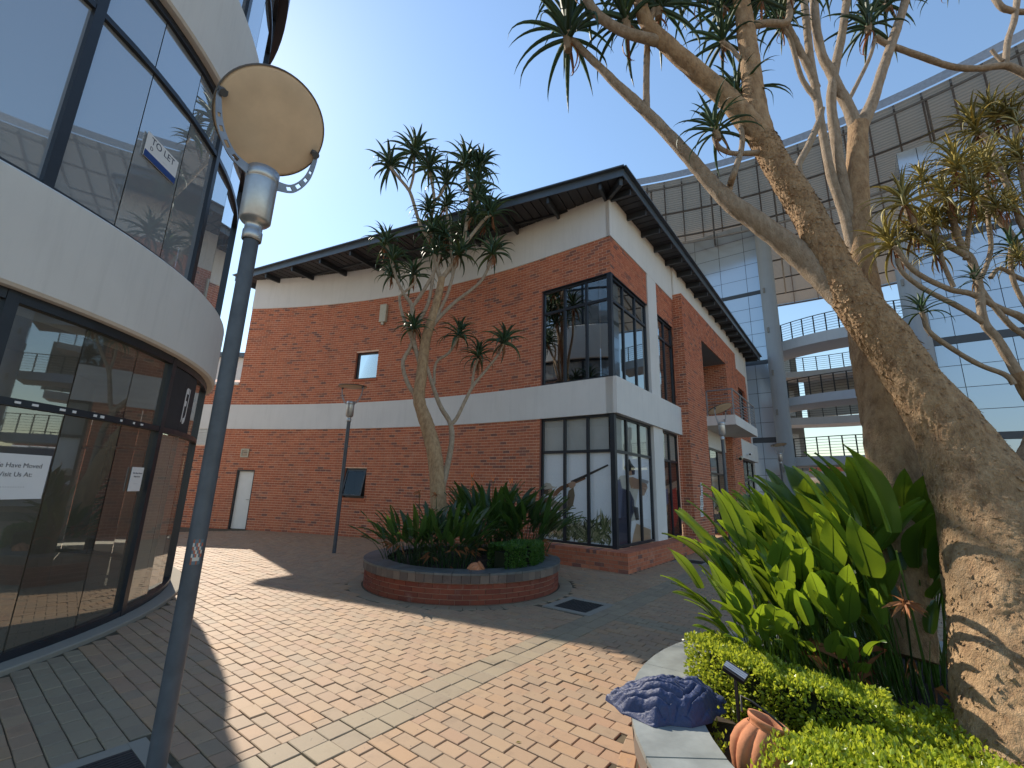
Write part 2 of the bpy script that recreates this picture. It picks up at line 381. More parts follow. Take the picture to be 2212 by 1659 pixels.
for i in range(nu0, nu1):
    u = i*PWID; off = .5*PLEN if i % 2 else 0
    # left of the band, growing from its edge; right of it likewise
    v = B1a-off if off else B1a
    if off: addp(u, B1a-off/2, PWID, off, greyband(u, B1a-.1))
    while v > -22:
        addp(u, v-PLEN/2, PWID, PLEN, greyband(u, v-PLEN/2)); v -= PLEN
    v = B1b
    if off: addp(u, B1b+off/2, PWID, off, greyband(u, B1b+.1)); v += off
    while v < 14:
        addp(u, v+PLEN/2, PWID, PLEN, greyband(u, v+PLEN/2)); v += PLEN
i = 0
while -4+i*.2 < 19:                                  # the grey band: two rows, stack bond
    for k in range(2): addp(-4+i*.2, B1a+.1015+k*.203, .2, .203, True)
    i += 1
for c, rr, n_, wd, gr in ((PL1, PL1R, 62, .235, True), (PL2, PL2R, 84, .12, False)):   # border courses around the planters
    for k in range(n_):
        a = 2*math.pi*k/n_; p = c+Vector((math.cos(a), math.sin(a)))*(rr+.008+wd/2)
        if p.y < -1.5: continue
        pavers.append(('ring', p, a, 2*math.pi*(rr+wd/2)/n_, wd, gr))
def paver_mb(mb, lu, lv, mw, r):
    a, b = lu/2-.0035, lv/2-.0035; e = .005
    vs = [(x, y, -.03) for x, y in ((-a, -b), (a, -b), (a, b), (-a, b))]+[(x, y, -.004) for x, y in ((-a, -b), (a, -b), (a, b), (-a, b))]+[(x, y, 0) for x, y in ((-a+e, -b+e), (a-e, -b+e), (a-e, b-e), (-a+e, b-e))]
    if mw is not None: vs = [mw @ Vector(q) for q in vs]
    mb.mesh(vs, [(8, 9, 10, 11)]+[(4+k, 4+(k+1) % 4, 8+(k+1) % 4, 8+k) for k in range(4)]+[(k, (k+1) % 4, 4+(k+1) % 4, 4+k) for k in range(4)], r)
plist = []
for q in pavers:
    if q[0] == 'ring':
        _, p, a, lt, wd, gr = q; x = Vector((-math.sin(a), math.cos(a), 0)); y = Vector((-math.cos(a), -math.sin(a), 0)); lu, lv = lt, wd
    else:
        uc, vc, lu, lv, gr = q; p = uv2(uc, vc); x, y = R3, N3
    tl = Vector((random.gauss(0, .008), random.gauss(0, .008), 1)).normalized(); x2 = (x-tl*x.dot(tl)).normalized(); y2 = tl.cross(x2)
    mw = basis(x2, y2, tl, (p.x, p.y, random.gauss(0, .0022)))
    pp = Vector((p.x, p.y, 0)); vis = inframe(pp, 0)
    plist.append((0 if vis else 1, depth(pp) if vis else 99, mw, lu, lv, gr))
plist.sort(key=lambda t: (t[0], t[1]))
shared = {}; rest = {False: MB(), True: MB()}
for k, (vis, d, mw, lu, lv, gr) in enumerate(plist):
    if k < 300:
        key = (round(lu, 3), round(lv, 3), gr)
        if key not in shared:
            b = MB(); paver_mb(b, lu, lv, None, 0.); shared[key] = meshof(b, 'paver', M['paver_grey' if gr else 'paver'])
        inst(shared[key], 'paver', pav_root, mw)
    else: paver_mb(rest[gr], lu, lv, mw, random.random())
rest[False].build('tan_pavers', M['paver'], pav_root, kind='stuff'); rest[True].build('grey_pavers', M['paver_grey'], pav_root, kind='stuff')
b = MB(); b.face([(-16, -3, -.010), (16, -3, -.010), (16, 19, -.010), (-16, 19, -.010)]); b.build('joint_sand', M['sand'], pav_root)

# ------------------------------------------------------------------ drains
dl = ['square iron drain grate in concrete frame between round planter and grey paving', 'square iron drain grate beside the brick plinth under the balcony facade', 'square iron drain grate in concrete frame at the foot of the near lamp post']
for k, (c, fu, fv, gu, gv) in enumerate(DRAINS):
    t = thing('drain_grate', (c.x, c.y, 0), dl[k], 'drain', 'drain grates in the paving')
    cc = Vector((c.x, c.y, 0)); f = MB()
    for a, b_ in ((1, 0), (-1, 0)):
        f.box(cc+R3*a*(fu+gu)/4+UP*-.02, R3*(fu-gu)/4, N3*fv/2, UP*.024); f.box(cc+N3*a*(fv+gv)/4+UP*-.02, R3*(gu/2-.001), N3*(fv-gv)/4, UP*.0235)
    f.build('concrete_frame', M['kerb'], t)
    b = MB(); b.box(cc-UP*.008, R3*gu/2, N3*gv/2, UP*.001); b.build('pit_shade', M['black'], t)  # thin black sheet stands in for the darkness of the pit
    n_ = 13
    for j in range(n_):
        b = MB(); b.box(cc+N3*((j+.5)/n_-.5)*gv-UP*.002, R3*(gu/2-.004), N3*.012, UP*.005); b.build('grate_bar', M['grate'], t)
    b = MB()
    for s_ in (-.33, 0, .33): b.box(cc+R3*s_*gu-UP*.003, R3*.01, N3*gv/2, UP*.0035)
    b.build('cross_bar', M['grate'], t)

# ------------------------------------------------------------------ brick building
BB = thing('brick_building', (C2.x, C2.y, 0), 'two storey red brick building with white plaster bands, dark overhanging roof and glazed corner', 'building')
S_ARC = 2.25; ARC_R = 23.4; A0 = math.atan2(L2.y, L2.x); S_END = 14.8; S_WING = 20.5
ARC_A = C2+L2*S_ARC; ARC_C = ARC_A+Vector((-math.sin(A0), math.cos(A0)))*ARC_R
def wl(s, off=0.):                       # left wall: point at length s from the corner, off outwards
    if s <= S_ARC: p = C2+L2*s; h = A0
    else: h = A0+(s-S_ARC)/ARC_R; p = ARC_C+Vector((math.sin(h), -math.cos(h)))*ARC_R
    n = Vector((-math.sin(h), math.cos(h)))    # towards the courtyard
    return p+n*off, Vector((math.cos(h), math.sin(h))), n
def wr(off):                             # right facade plane, off outwards
    def f(s, o=0.): return C2+R2*s+N2*(off+o), R2, N2
    return f
def wret(s0):                            # return faces: s runs outwards from the facade; faces -R
    def f(s, o=0.): return C2+R2*(s0-o)+N2*s, N2, -R2
    return f
def hitL(x, y):                          # picture point -> (s, z) on the left wall
    r = ray(x, y); az = math.atan2(r.x, r.y); lo, hi = 0., 20.
    for _ in range(50):
        m_ = (lo+hi)/2; p = wl(m_)[0]
        if math.atan2(p.x, p.y) > az: lo = m_
        else: hi = m_
    p = wl(lo)[0]; return lo, CAMH+p.length/math.hypot(r.x, r.y)*r.z
Z_SILL, Z_B1, Z_T1, Z_W2, Z_BT, Z_TOP = .42, 3.64, 4.58, 7.45, 8.55, 10.0
bricks = []
def lay(path, s0, s1, z0, z1, holes=(), unit=.232, course=.085, phase=0., lst=None):
    lst = bricks if lst is None else lst
    k = 0; z = z0
    while z < z1-.02:
        h = min(course, z1-z)-.013; s = s0-(unit/2 if k % 2 else 0)+phase
        while s < s1:
            segs = [(max(s+.0065, s0+.001), min(s+unit-.0065, s1-.001))]
            for (a, b_, c, d) in holes:
                if z+h > c+.01 and z < d-.01:
                    ns = []
                    for (p, q) in segs:
                        if q <= a or p >= b_: ns.append((p, q)); continue
                        if p < a-.03: ns.append((p, a))
                        if q > b_+.03: ns.append((b_, q))
                    segs = ns
            for (p, q) in segs:
                if q-p > .03:
                    pt, t, n = path((p+q)/2); lst.append((Vector((pt.x, pt.y, z+h/2)), t, n, q-p, h))
            s += unit
        z += course; k += 1
def backing(mb, path, s0, s1, z0, z1, holes=(), off=-.007, ds=.3, thick=0):
    ss = sorted(set([s0, s1]+[v for h in holes for v in h[:2] if s0 < v < s1])); zs = sorted(set([z0, z1]+[v for h in holes for v in h[2:] if z0 < v < z1]))
    for a, b_ in zip(ss, ss[1:]):
        n = max(1, int((b_-a)/ds))
        for c, d in zip(zs, zs[1:]):
            if any(h[0] <= (a+b_)/2 <= h[1] and h[2] <= (c+d)/2 <= h[3] for h in holes): continue
            for i in range(n):
                p = path(a+(b_-a)*i/n, off)[0]; q = path(a+(b_-a)*(i+1)/n, off)[0]
                mb.face([(p.x, p.y, c), (q.x, q.y, c), (q.x, q.y, d), (p.x, p.y, d)])
def slab(mb, path, s0, s1, z0, z1, o0, o1, ds=.4):       # solid strip between two offsets
    n = max(1, int((s1-s0)/ds)); A = [path(s0+(s1-s0)*i/n, o1)[0] for i in range(n+1)]; B = [path(s0+(s1-s0)*i/n, o0)[0] for i in range(n+1)]
    for i in range(n):
        a, b_, c, d = A[i], A[i+1], B[i+1], B[i]
        mb.face([(a.x, a.y, z0), (b_.x, b_.y, z0), (b_.x, b_.y, z1), (a.x, a.y, z1)])
        mb.face([(a.x, a.y, z1), (b_.x, b_.y, z1), (c.x, c.y, z1), (d.x, d.y, z1)]); mb.face([(a.x, a.y, z0), (d.x, d.y, z0), (c.x, c.y, z0), (b_.x, b_.y, z0)])
    for p, q in ((A[0], B[0]), (A[-1], B[-1])): mb.face([(p.x, p.y, z0), (q.x, q.y, z0), (q.x, q.y, z1), (p.x, p.y, z1)])
def rect(x0, y0, x1, y1):
    s0, z1 = hitL(*S4(x0, y0)); s1, z0 = hitL(*S4(x1, y1)); s0b, _ = hitL(*S4(x0, (y0+y1)/2)); s1b, _ = hitL(*S4(x1, (y0+y1)/2))
    return (min(s0b, s1b), max(s0b, s1b), z0, z1)
WU = rect(1436, 1426, 1508, 1512); WLO = rect(1386, 1907, 1459, 2000); DR = rect(929, 1889, 1002, 2102); DR = (DR[0], DR[1], 0., 2.12)
WU = (WU[0], WU[0]+.98, WU[2], WU[2]+1.02); WLO = (WLO[0], WLO[0]+.92, WLO[2]+.05, WLO[2]+1.05)
LV = rect(790, 1711, 856, 1780)
holesL = [(0, 2.22, Z_SILL, Z_B1), (0, 2.22, Z_T1, Z_W2), WU, WLO, DR, LV]
lay(wl, 0, S_END, 0, Z_B1, holesL); lay(wl, 0, S_END, Z_T1, Z_BT, holesL)
mo = MB(); backing(mo, wl, 0, S_END, 0, Z_B1, holesL); backing(mo, wl, 0, S_END, Z_T1, Z_BT, holesL)
# right facade: wall plane, piers and recess
O1 = .33; SP1, SP1e, SP2, SP2e, S_R = 5.15, 7.5, 11.55, 13.6, 18.3
holesR = [(0, 2.62, Z_SILL, Z_B1), (0, 2.62, Z_T1, Z_W2), (3.48, 5.05, Z_SILL, Z_B1), (3.48, 5.05, Z_T1, Z_W2), (2.62, 3.48, Z_SILL, Z_BT)]
f0 = wr(0.); f1 = wr(O1)
lay(f0, 0, SP1, Z_T1, Z_BT, holesR); lay(f0, 0, SP1, 0, Z_B1, holesR)
backing(mo, f0, 0, SP1, Z_T1, Z_BT, holesR); backing(mo, f0, 0, SP1, 0, Z_B1, holesR)
holesP = [(SP1e, SP2, 4.4, 7.65), (14.0, 15.6, 5.0, 7.05), (SP2e, S_R, 0, 4.4), (SP1e, SP2, 0, 4.4)]
lay(f1, SP1, 13.9, 0, 8.75, holesP); backing(mo, f1, SP1, 13.9, 0, 8.75, holesP)
lay(f1, 13.9, 16.2, 0, 8.0, holesP); backing(mo, f1, 13.9, 16.2, 0, 8.0, holesP)
lay(f0, 16.2, S_R, 4.4, 8.0, []); backing(mo, f0, 16.2, S_R, 4.4, 8.0)
rt = wret(SP1); lay(rt, 0, O1, 0, 8.75); backing(mo, rt, 0, O1, 0, 8.75)
rt2 = wret(SP2); lay(rt2, -.9, O1, 0, 7.65); backing(mo, rt2, -.9, O1, 0, 7.65)
mo.face([(*(C2+R2*SP1), 8.75), (*(C2+R2*SP1+N2*O1), 8.75), (*(C2+R2*13.9+N2*O1), 8.75), (*(C2+R2*13.9), 8.75)])
mo.build('mortar_wall', M['mortar'], BB)
# plinth of brick under the glazed corner
PO = .45
pl = []
path_pl = lambda s, o=0.: (C2-R2*(PO+o)+L2*(s-PO), L2, -R2)
path_pr = lambda s, o=0.: (C2+N2*(PO+o)+R2*(s-PO), R2, N2)
lay(path_pl, 0, 3.0, 0, .34, course=.085); lay(path_pr, 0, PO+SP1, 0, .34, course=.085)
pm = MB()
slab(pm, lambda s, o=0.: path_pl(s, o-.007), .008, 3.0, -.02, .34, -.5, 0); slab(pm, lambda s, o=0.: path_pr(s, o-.007), .008, PO+SP1, -.02, .34, -.5, 0)
pm.build('plinth_core', M['mortar_dark'], BB)
for pth, n_ in ((path_pl, 3.0), (path_pr, PO+SP1)):       # rowlock top course
    s = 0. if pth is path_pl else .475
    while s < n_-.05:
        p, t, n = pth(s+.042); p = p-n*(.235 if s > .47 or pth is path_pl else .235)
        bricks.append((Vector((p.x, p.y, .38)), t, n, .076, ('top', .47))); s += .085
def brick_mb(mb, c, t, n, ln, h, r):
    dp = .035
    if isinstance(h, tuple): dp = h[1]; h = .078; c = c+Vector((*n, 0))*dp/2
    tx = Vector((*t, 0))*ln/2; nn = Vector((*n, 0)); hz = UP*h/2; j = max(-.002, random.gauss(0, .001)); f = c+nn*j
    vs = [f-tx-hz, f+tx-hz, f+tx+hz, f-tx+hz]; vb = [v-nn*dp for v in vs]
    mb.mesh(vs+vb, [(0, 1, 2, 3), (3, 2, 6, 7), (1, 0, 4, 5), (0, 3, 7, 4), (2, 1, 5, 6)], r)
def brick_objects(lst, parent, m, limit=300):
    box = MB(); tx, nn, hz = Vector((.5, 0, 0)), Vector((0, -1, 0)), Vector((0, 0, .5))
    vs = [-tx-hz, tx-hz, tx+hz, -tx+hz]; vb = [v-nn for v in vs]
    box.mesh(vs+vb, [(0, 1, 2, 3), (3, 2, 6, 7), (1, 0, 4, 5), (0, 3, 7, 4), (2, 1, 5, 6)])
    bm_ = meshof(box, 'brick', m)
    key = []
    for q in lst:
        h = .078 if isinstance(q[4], tuple) else q[4]; nn = Vector((*q[2], 0))
        facing = max(0, nn.dot((CP-q[0]).normalized())); ok = inframe(q[0], -10)
        key.append(-(q[3]*facing/max(1, depth(q[0]))) if ok and not isinstance(q[4], tuple) else 0)
    order = sorted(range(len(lst)), key=lambda i: key[i]); st = MB()
    for rank, i in enumerate(order):
        c, t, n, ln, h = lst[i]
        if rank < limit and not isinstance(h, tuple):
            x = Vector((*t, 0))*ln; y = Vector((*n, 0))*-.035; inst(bm_, 'brick', parent, basis(x, y, UP*h, c+Vector((*n, 0))*random.gauss(0, .001)))
        else: brick_mb(st, c, t, n, ln, h, random.random())
    st.build('brickwork', m, parent, kind='stuff')
brick_objects(bricks, BB, M['brick'])
# plaster bands
b = MB(); slab(b, wl, 0, S_END, Z_B1, Z_T1, -.2, .03); slab(b, f0, -.03, SP1-.004, Z_B1, Z_T1, -.2, .10); b.build('plaster_band', M['plaster'], BB)
b = MB(); slab(b, wl, 0, S_END, Z_BT, Z_TOP+.35, -.1, .022)
slab(b, f0, -.022, S_R, Z_BT, Z_TOP+.35, -.1, .022); slab(b, f1, SP1-.002, 13.898, 8.752, 9.9, -.3, -.25); slab(b, f0, 13.9, S_R, 8.0, Z_BT, -.1, .020)
b.build('plaster_frieze', M['plaster'], BB)
b = MB(); slab(b, f0, 2.66, 3.44, Z_SILL-.03, Z_BT+.01, -.25, .018); b.build('plaster_column', M['plaster'], BB)
b = MB(); slab(b, f0, SP1e, SP2, 3.55, 4.3, -.1, .06); slab(b, f0, SP2e, S_R-.2, 3.5, 4.4, -.1, .30); slab(b, f0, S_R-.12, S_R+.05, 0, 10.2, -.3, .06); b.build('plaster_lintel', M['plaster'], BB)
# end wall on the far left, back mass
p0, t0, n0 = wl(S_END); b = MB(); q = p0-n0*9
b.face([(p0.x, p0.y, 0), (q.x, q.y, 0), (q.x, q.y, 10.4), (p0.x, p0.y, 10.4)]); e0 = C2+R2*S_R; e1 = e0-N2*8; b.face([(e0.x, e0.y, 0), (e1.x, e1.y, 0), (e1.x, e1.y, 10.2), (e0.x, e0.y, 10.2)])
b.build('end_wall', M['plaster'], BB)
# brick reveals round the openings of the curved wall
def reveal(path, h, d=-.25):
    b = MB(); slab(b, path, h[0]-.02, h[0], h[2], h[3], d, -.009); slab(b, path, h[1], h[1]+.02, h[2], h[3], d, -.009); slab(b, path, h[0]-.02, h[1]+.02, h[3], h[3]+.02, d, -.009)
    if h[2] > .05: slab(b, path, h[0]-.02, h[1]+.02, h[2]-.02, h[2], d, -.009)
    b.build('brick_reveal', M['brick'], BB)
for h_ in (WU, WLO, DR, (14.0, 15.6, 5.0, 7.05)): reveal(wl if h_[0] < 13.9 or h_ is DR else f1, h_)
# windows ------------------------------------------------------
def window(path, s0, s1, z0, z1, ms, trs, name, glass='glass_win', off=-.10, fw=.06, parent=BB, inner='interior_dark', gap=.55, blind=None, corner=False, noglass=False):
    fr = MB()
    def memb(a, b_, c, d, nm):
        bb = MB(); slab(bb, path, a, b_, c, d, off-.05, off+.035); return bb.build(nm, M['frame'], win)
    bb = MB()
    slab(bb, path, s0, s1, z0, z0+fw, off-.05, off+.04); slab(bb, path, s0, s1, z1-fw, z1, off-.05, off+.04)
    slab(bb, path, s0, s0+fw, z0+fw, z1-fw, off-.05, off+.04); slab(bb, path, s1-fw, s1, z0+fw, z1-fw, off-.05, off+.04)
    win = bb.build(name, M['frame'], parent)
    xs = [s0+fw]+[m_ for m_ in ms]+[s1-fw]; zs = [z0+fw]+list(trs)+[z1-fw]
    for m_ in ms: memb(m_-.035, m_+.035, z0+fw, z1-fw, 'mullion')
    for t_ in trs:
        for a, b_ in zip(xs, xs[1:]): memb(a+(.035 if a != xs[0] else 0), b_-(.035 if b_ != xs[-1] else 0), t_-.035, t_+.035, 'transom')
    for a, b_ in zip(xs, xs[1:]):
        for c, d in ([] if noglass else zip(zs, zs[1:])):
            p, q = path(a, off)[0], path(b_, off)[0]; bb = MB(); bb.face([(p.x, p.y, c), (q.x, q.y, c), (q.x, q.y, d), (p.x, p.y, d)]); bb.build('pane', M[glass], win)
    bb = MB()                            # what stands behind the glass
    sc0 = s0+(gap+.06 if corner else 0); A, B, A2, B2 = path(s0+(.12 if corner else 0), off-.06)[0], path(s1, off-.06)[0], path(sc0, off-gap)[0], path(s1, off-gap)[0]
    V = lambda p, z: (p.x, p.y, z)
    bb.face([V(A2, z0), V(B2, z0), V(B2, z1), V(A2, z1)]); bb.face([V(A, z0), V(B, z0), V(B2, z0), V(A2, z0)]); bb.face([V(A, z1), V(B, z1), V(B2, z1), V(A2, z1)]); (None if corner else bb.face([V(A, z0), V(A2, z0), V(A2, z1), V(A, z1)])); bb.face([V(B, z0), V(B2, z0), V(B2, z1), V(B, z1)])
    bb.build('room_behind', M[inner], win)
    if blind:
        zb0, zb1, mt = blind; p, q = path(s0+(.16 if corner else fw), off-.035)[0], path(s1-fw, off-.035)[0]; bb = MB(); bb.face([V(p, zb0), V(q, zb0), V(q, zb1), V(p, zb1)]); bb.build('blind', M[mt], win)
    return win
wl_ = lambda s, o=0.: wl(s, o)
WTR1, WTR2 = 2.72, 6.76
wLl = window(wl_, .06, 2.2, Z_SILL, Z_B1, (.78, 1.47), (WTR1,), 'window', corner=True, blind=(WTR1, Z_B1-.06, 'blind'))
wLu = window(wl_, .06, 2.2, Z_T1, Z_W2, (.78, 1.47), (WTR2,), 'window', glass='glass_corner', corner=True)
wRl = window(f0, .06, 2.62, Z_SILL, Z_B1, (.92, 1.78), (WTR1,), 'window', corner=True, blind=(WTR1, Z_B1-.06, 'blind'))
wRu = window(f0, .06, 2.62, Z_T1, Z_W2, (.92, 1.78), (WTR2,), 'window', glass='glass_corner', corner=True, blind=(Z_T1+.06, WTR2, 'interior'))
w2l = window(f0, 3.48, 5.05, Z_SILL, Z_B1, (4.27,), (WTR1,), 'window', blind=(WTR1, Z_B1-.06, 'blind'))
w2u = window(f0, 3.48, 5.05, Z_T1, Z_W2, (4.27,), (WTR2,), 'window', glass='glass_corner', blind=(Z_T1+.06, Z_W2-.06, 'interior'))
w3l = window(f0, SP1e+.02, SP2-.05, .25, 3.55, (8.9, 10.2), (2.55,), 'window', off=-.03, blind=(2.55, 3.5, 'blind'))
w4l = window(f0, SP2e+.05, S_R-.25, .1, 3.5, (15.1, 16.6), (2.5,), 'window', off=-.03)
w3u = window(f0, SP1e+.02, SP2-.05, 4.62, 7.65, (8.9, 10.2), (6.9,), 'window', off=-.75)
w4u = window(f1, 14.0, 15.6, 5.0, 7.05, (14.8,), (), 'window', off=-.14)
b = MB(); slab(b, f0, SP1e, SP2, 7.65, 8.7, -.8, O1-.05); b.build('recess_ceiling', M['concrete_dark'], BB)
b = MB(); slab(b, f0, SP1e, SP2, 4.3, 4.6, -.8, .02); b.build('recess_floor', M['concrete'], BB)
for zz0, zz1 in ((Z_SILL, Z_B1), (Z_T1, Z_W2)):         # corner posts
    b = MB(); cc = C2+R2*.06+L2*.06; b.prism([cc+R2*.06-L2*.0+L2*.0, cc+R2*.0+L2*.06, cc-R2*.06-L2*.0+L2*.06-L2*.06, cc-L2*.06], zz0, zz1)
    b = MB(); k_ = C2+(R2+L2)*.065; b.prism([k_+(R2+L2)*.06, k_+(L2-R2)*.06, k_-(R2+L2)*.06, k_+(R2-L2)*.06], zz0, zz1); b.build('corner_post', M['frame'], BB)
# lintel strips over the glazing (dark underside of the brickwork)
b = MB(); slab(b, wl_, 0, 2.22, Z_W2, Z_W2+.03, -.2, -.004); slab(b, f0, 0, 2.62, Z_W2, Z_W2+.03, -.2, -.004); slab(b, f0, 3.48, 5.05, Z_W2, Z_W2+.03, -.2, -.004); b.build('lintel_angle', M['frame'], BB)
b = MB(); slab(b, wl_, 2.2, 2.23, Z_T1, Z_W2, -.2, -.008); slab(b, wl_, 2.2, 2.23, Z_SILL, Z_B1, -.2, -.008); b.build('brick_reveal', M['brick'], BB)
# small windows of the curved wall
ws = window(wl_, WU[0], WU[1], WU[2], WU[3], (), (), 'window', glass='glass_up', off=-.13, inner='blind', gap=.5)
b = MB(); slab(b, wl_, WU[0]-.05, WU[1]+.05, WU[2]-.085, WU[2]-.004, -.14, .03); b.build('brick_sill', M['brick'], BB)
wo = window(wl_, WLO[0], WLO[1], WLO[2], WLO[3], (), (), 'window', off=-.13, inner='interior_dark', gap=.5, noglass=True)
b = MB(); slab(b, wl_, WLO[0]-.05, WLO[1]+.05, WLO[2]-.085, WLO[2]-.004, -.14, .03); b.build('brick_sill', M['brick'], BB)
pa, ta, na = wl((WLO[0]+WLO[1])/2, -.08); n3 = Vector((*na, 0)); t3 = Vector((*ta, 0)); hw = (WLO[1]-WLO[0])/2-.05; hh = WLO[3]-WLO[2]-.1
top = Vector((pa.x, pa.y, WLO[3]-.05)); dn = (n3*.22-UP).normalized(); nn_ = t3.cross(dn)
sash = MB()
for s_ in (-1, 1): sash.box(top+dn*hh/2+t3*s_*(hw-.025), dn*hh/2, t3*.025, nn_*.02)
sash.box(top+dn*.025, dn*.025, t3*(hw-.05), nn_*.02); sash.box(top+dn*(hh-.025), dn*.025, t3*(hw-.05), nn_*.02)
sash_o = sash.build('open_sash', M['frame'], wo); b = MB(); b.face([top+dn*.05-t3*(hw-.05), top+dn*.05+t3*(hw-.05), top+dn*(hh-.05)+t3*(hw-.05), top+dn*(hh-.05)-t3*(hw-.05)]); 
b.build('sash_pane', M['glass_win'], wo)
# service door with its frame and handle
b = MB(); slab(b, wl_, DR[0]+.05, DR[1]-.05, .02, DR[3]-.05, -.14, -.09); door = b.build('door', M['white_paint'], BB)
b = MB(); slab(b, wl_, DR[0], DR[0]+.05, 0, DR[3], -.16, -.02); slab(b, wl_, DR[1]-.05, DR[1], 0, DR[3], -.16, -.02); slab(b, wl_, DR[0]+.05, DR[1]-.05, DR[3]-.05, DR[3], -.16, -.02); b.build('door_frame', M['frame'], door)
pd_, td_, nd_ = wl(DR[0]+.13, -.07); b = MB(); b.bar((pd_.x, pd_.y, 1.05), (pd_.x+td_.x*.11, pd_.y+td_.y*.11, 1.05), .02, .02); b.build('door_handle', M['steel'], door)
# wall fittings
s_, z_ = hitL(*S4(1538, 1256)); pf, tf, nf = wl(s_, .05); b = MB(); b.box((pf.x, pf.y, z_), Vector((*tf, 0))*.14, Vector((*nf, 0))*.06, UP*.34); b.box((pf.x, pf.y, z_-.39), Vector((*tf, 0))*.05, Vector((*nf, 0))*.04, UP*.05)
tag(b.build('wall_unit', M['cream']), 'cream metal box light fixed high on curved brick wall', 'wall light')
s_, z_ = hitL(*S4(981, 1812)); pf, tf, nf = wl(s_, .02); vt = thing('air_vent', (pf.x, pf.y, z_), 'small cream square vent on brick wall above white door', 'vent')
b = MB()
for a, c in ((-1, 0), (1, 0)): b.box((pf.x+tf.x*a*.14, pf.y+tf.y*a*.14, z_), Vector((*tf, 0))*.02, Vector((*nf, 0))*.02, UP*.16); b.box((pf.x, pf.y, z_+a*.14), Vector((*tf, 0))*.12, Vector((*nf, 0))*.02, UP*.02)
b.build('vent_frame', M['cream'], vt)
for k in range(5): b = MB(); b.box((pf.x, pf.y, z_-.1+k*.05), Vector((*tf, 0))*.12, Vector((*nf, 0))*.012, UP*.012); b.build('vent_slat', M['cream'], vt)
lv = thing('louvre_grille', (*wl((LV[0]+LV[1])/2)[0], LV[2]), 'white slatted louvre grille set in brick wall beside round glass building', 'louvre')
nz = 11
for k in range(nz):
    b = MB(); slab(b, wl_, LV[0]+.03, LV[1]-.03, LV[2]+(LV[3]-LV[2])*(k+.15)/nz, LV[2]+(LV[3]-LV[2])*(k+.75)/nz, -.06, .005); b.build('slat', M['white_paint'], lv)
b = MB(); slab(b, wl_, LV[0], LV[0]+.03, LV[2], LV[3], -.08, .012); slab(b, wl_, LV[1]-.03, LV[1], LV[2], LV[3], -.08, .012); slab(b, wl_, LV[0], LV[1], LV[2], LV[3], -.1, -.08); b.build('grille_frame', M['white_paint'], lv)
# balcony
bal = MB(); slab(bal, f0, SP1e, 11.9, 4.24, 4.6, -.02, 1.32); balc = bal.build('balcony_slab', M['plaster'], BB)
b = MB(); b.tube([(*(C2+R2*(SP1e-.002)+N2*.95), 4.42), (*(C2+R2*(SP1e-.05)+N2*.95), 4.42)], .03, 10); b.build('drain_spout', M['steel'], balc)
rail_o = 1.27
cor = [(SP1e+.06, .36), (SP1e+.06, rail_o), (11.85, rail_o), (11.85, .36)]
V2 = lambda s, o, z: Vector((*(C2+R2*s+N2*o), z))
posts = [cor[0], cor[1], (9.0, rail_o), (10.4, rail_o), cor[2], cor[3]]
for (s, o) in posts: b = MB(); b.box(V2(s, o, 5.08), R3*.022, N3*.022, UP*.49); b.build('railing_post', M['steel'], BB)
for k in range(7):
    z = 4.78+k*.12; th = .028 if k == 6 else .011
    if k == 6: z = 5.58
    for (a, c) in zip(cor, cor[1:]): b = MB(); b.tube([V2(*a, z), V2(*c, z)], th, 8); b.build('handrail' if k == 6 else 'railing_bar', M['steel'], BB)
# notices by the entrance, cameras
for k, (x, y, ww, hh) in enumerate(((2807, 1961, .2, .5), (2807, 2005, .30, .36), (2807, 2045, .30, .36))):
    p = hit(*S4(x, y), C2+N2*(O1+.012), N2); nt_ = thing('wall_notice', p, ['narrow printed notice, topmost of three on brick pier', 'white printed notice, middle of three on brick pier', 'white printed notice, lowest of three on brick pier'][k], 'notice', 'notices on the brick pier')
    b = MB(); b.box(p, R3*ww/2, N3*.006, UP*hh/2); b.build('sheet', M['paper'], nt_)
    b = MB()
    for j in range(5): b.box(p+N3*.0075+UP*(hh*.32-j*hh*.16), R3*ww*random.uniform(.28, .42), N3*.001, UP*hh*.03)
    b.build('printed_lines', M['ink'], nt_)
for k, (s, z, lab) in enumerate(((12.3, 3.35, 'cream round security camera on the second brick pier'), (14.9, 3.75, 'white dome security camera under plaster lintel'))):
    p = V2(s, O1 if k == 0 else .30, z); cm = thing('security_camera', p, lab, 'camera'); b = MB()
    q = p+N3*.16; b.tube([p-N3*.03, q], .025, 8); b.build('bracket', M['white_paint'], cm)
    b = MB(); b.tube([q-R3*.12-UP*.03, q+R3*.10+UP*.03], .085 if k == 0 else .06, 14); b.build('housing', M['cream' if k == 0 else 'white_paint'], cm)
    b = MB(); b.tube([q-R3*.135-UP*.034, q-R3*.122-UP*.0306], .06 if k == 0 else .045, 14); b.build('lens', M['black'], cm)

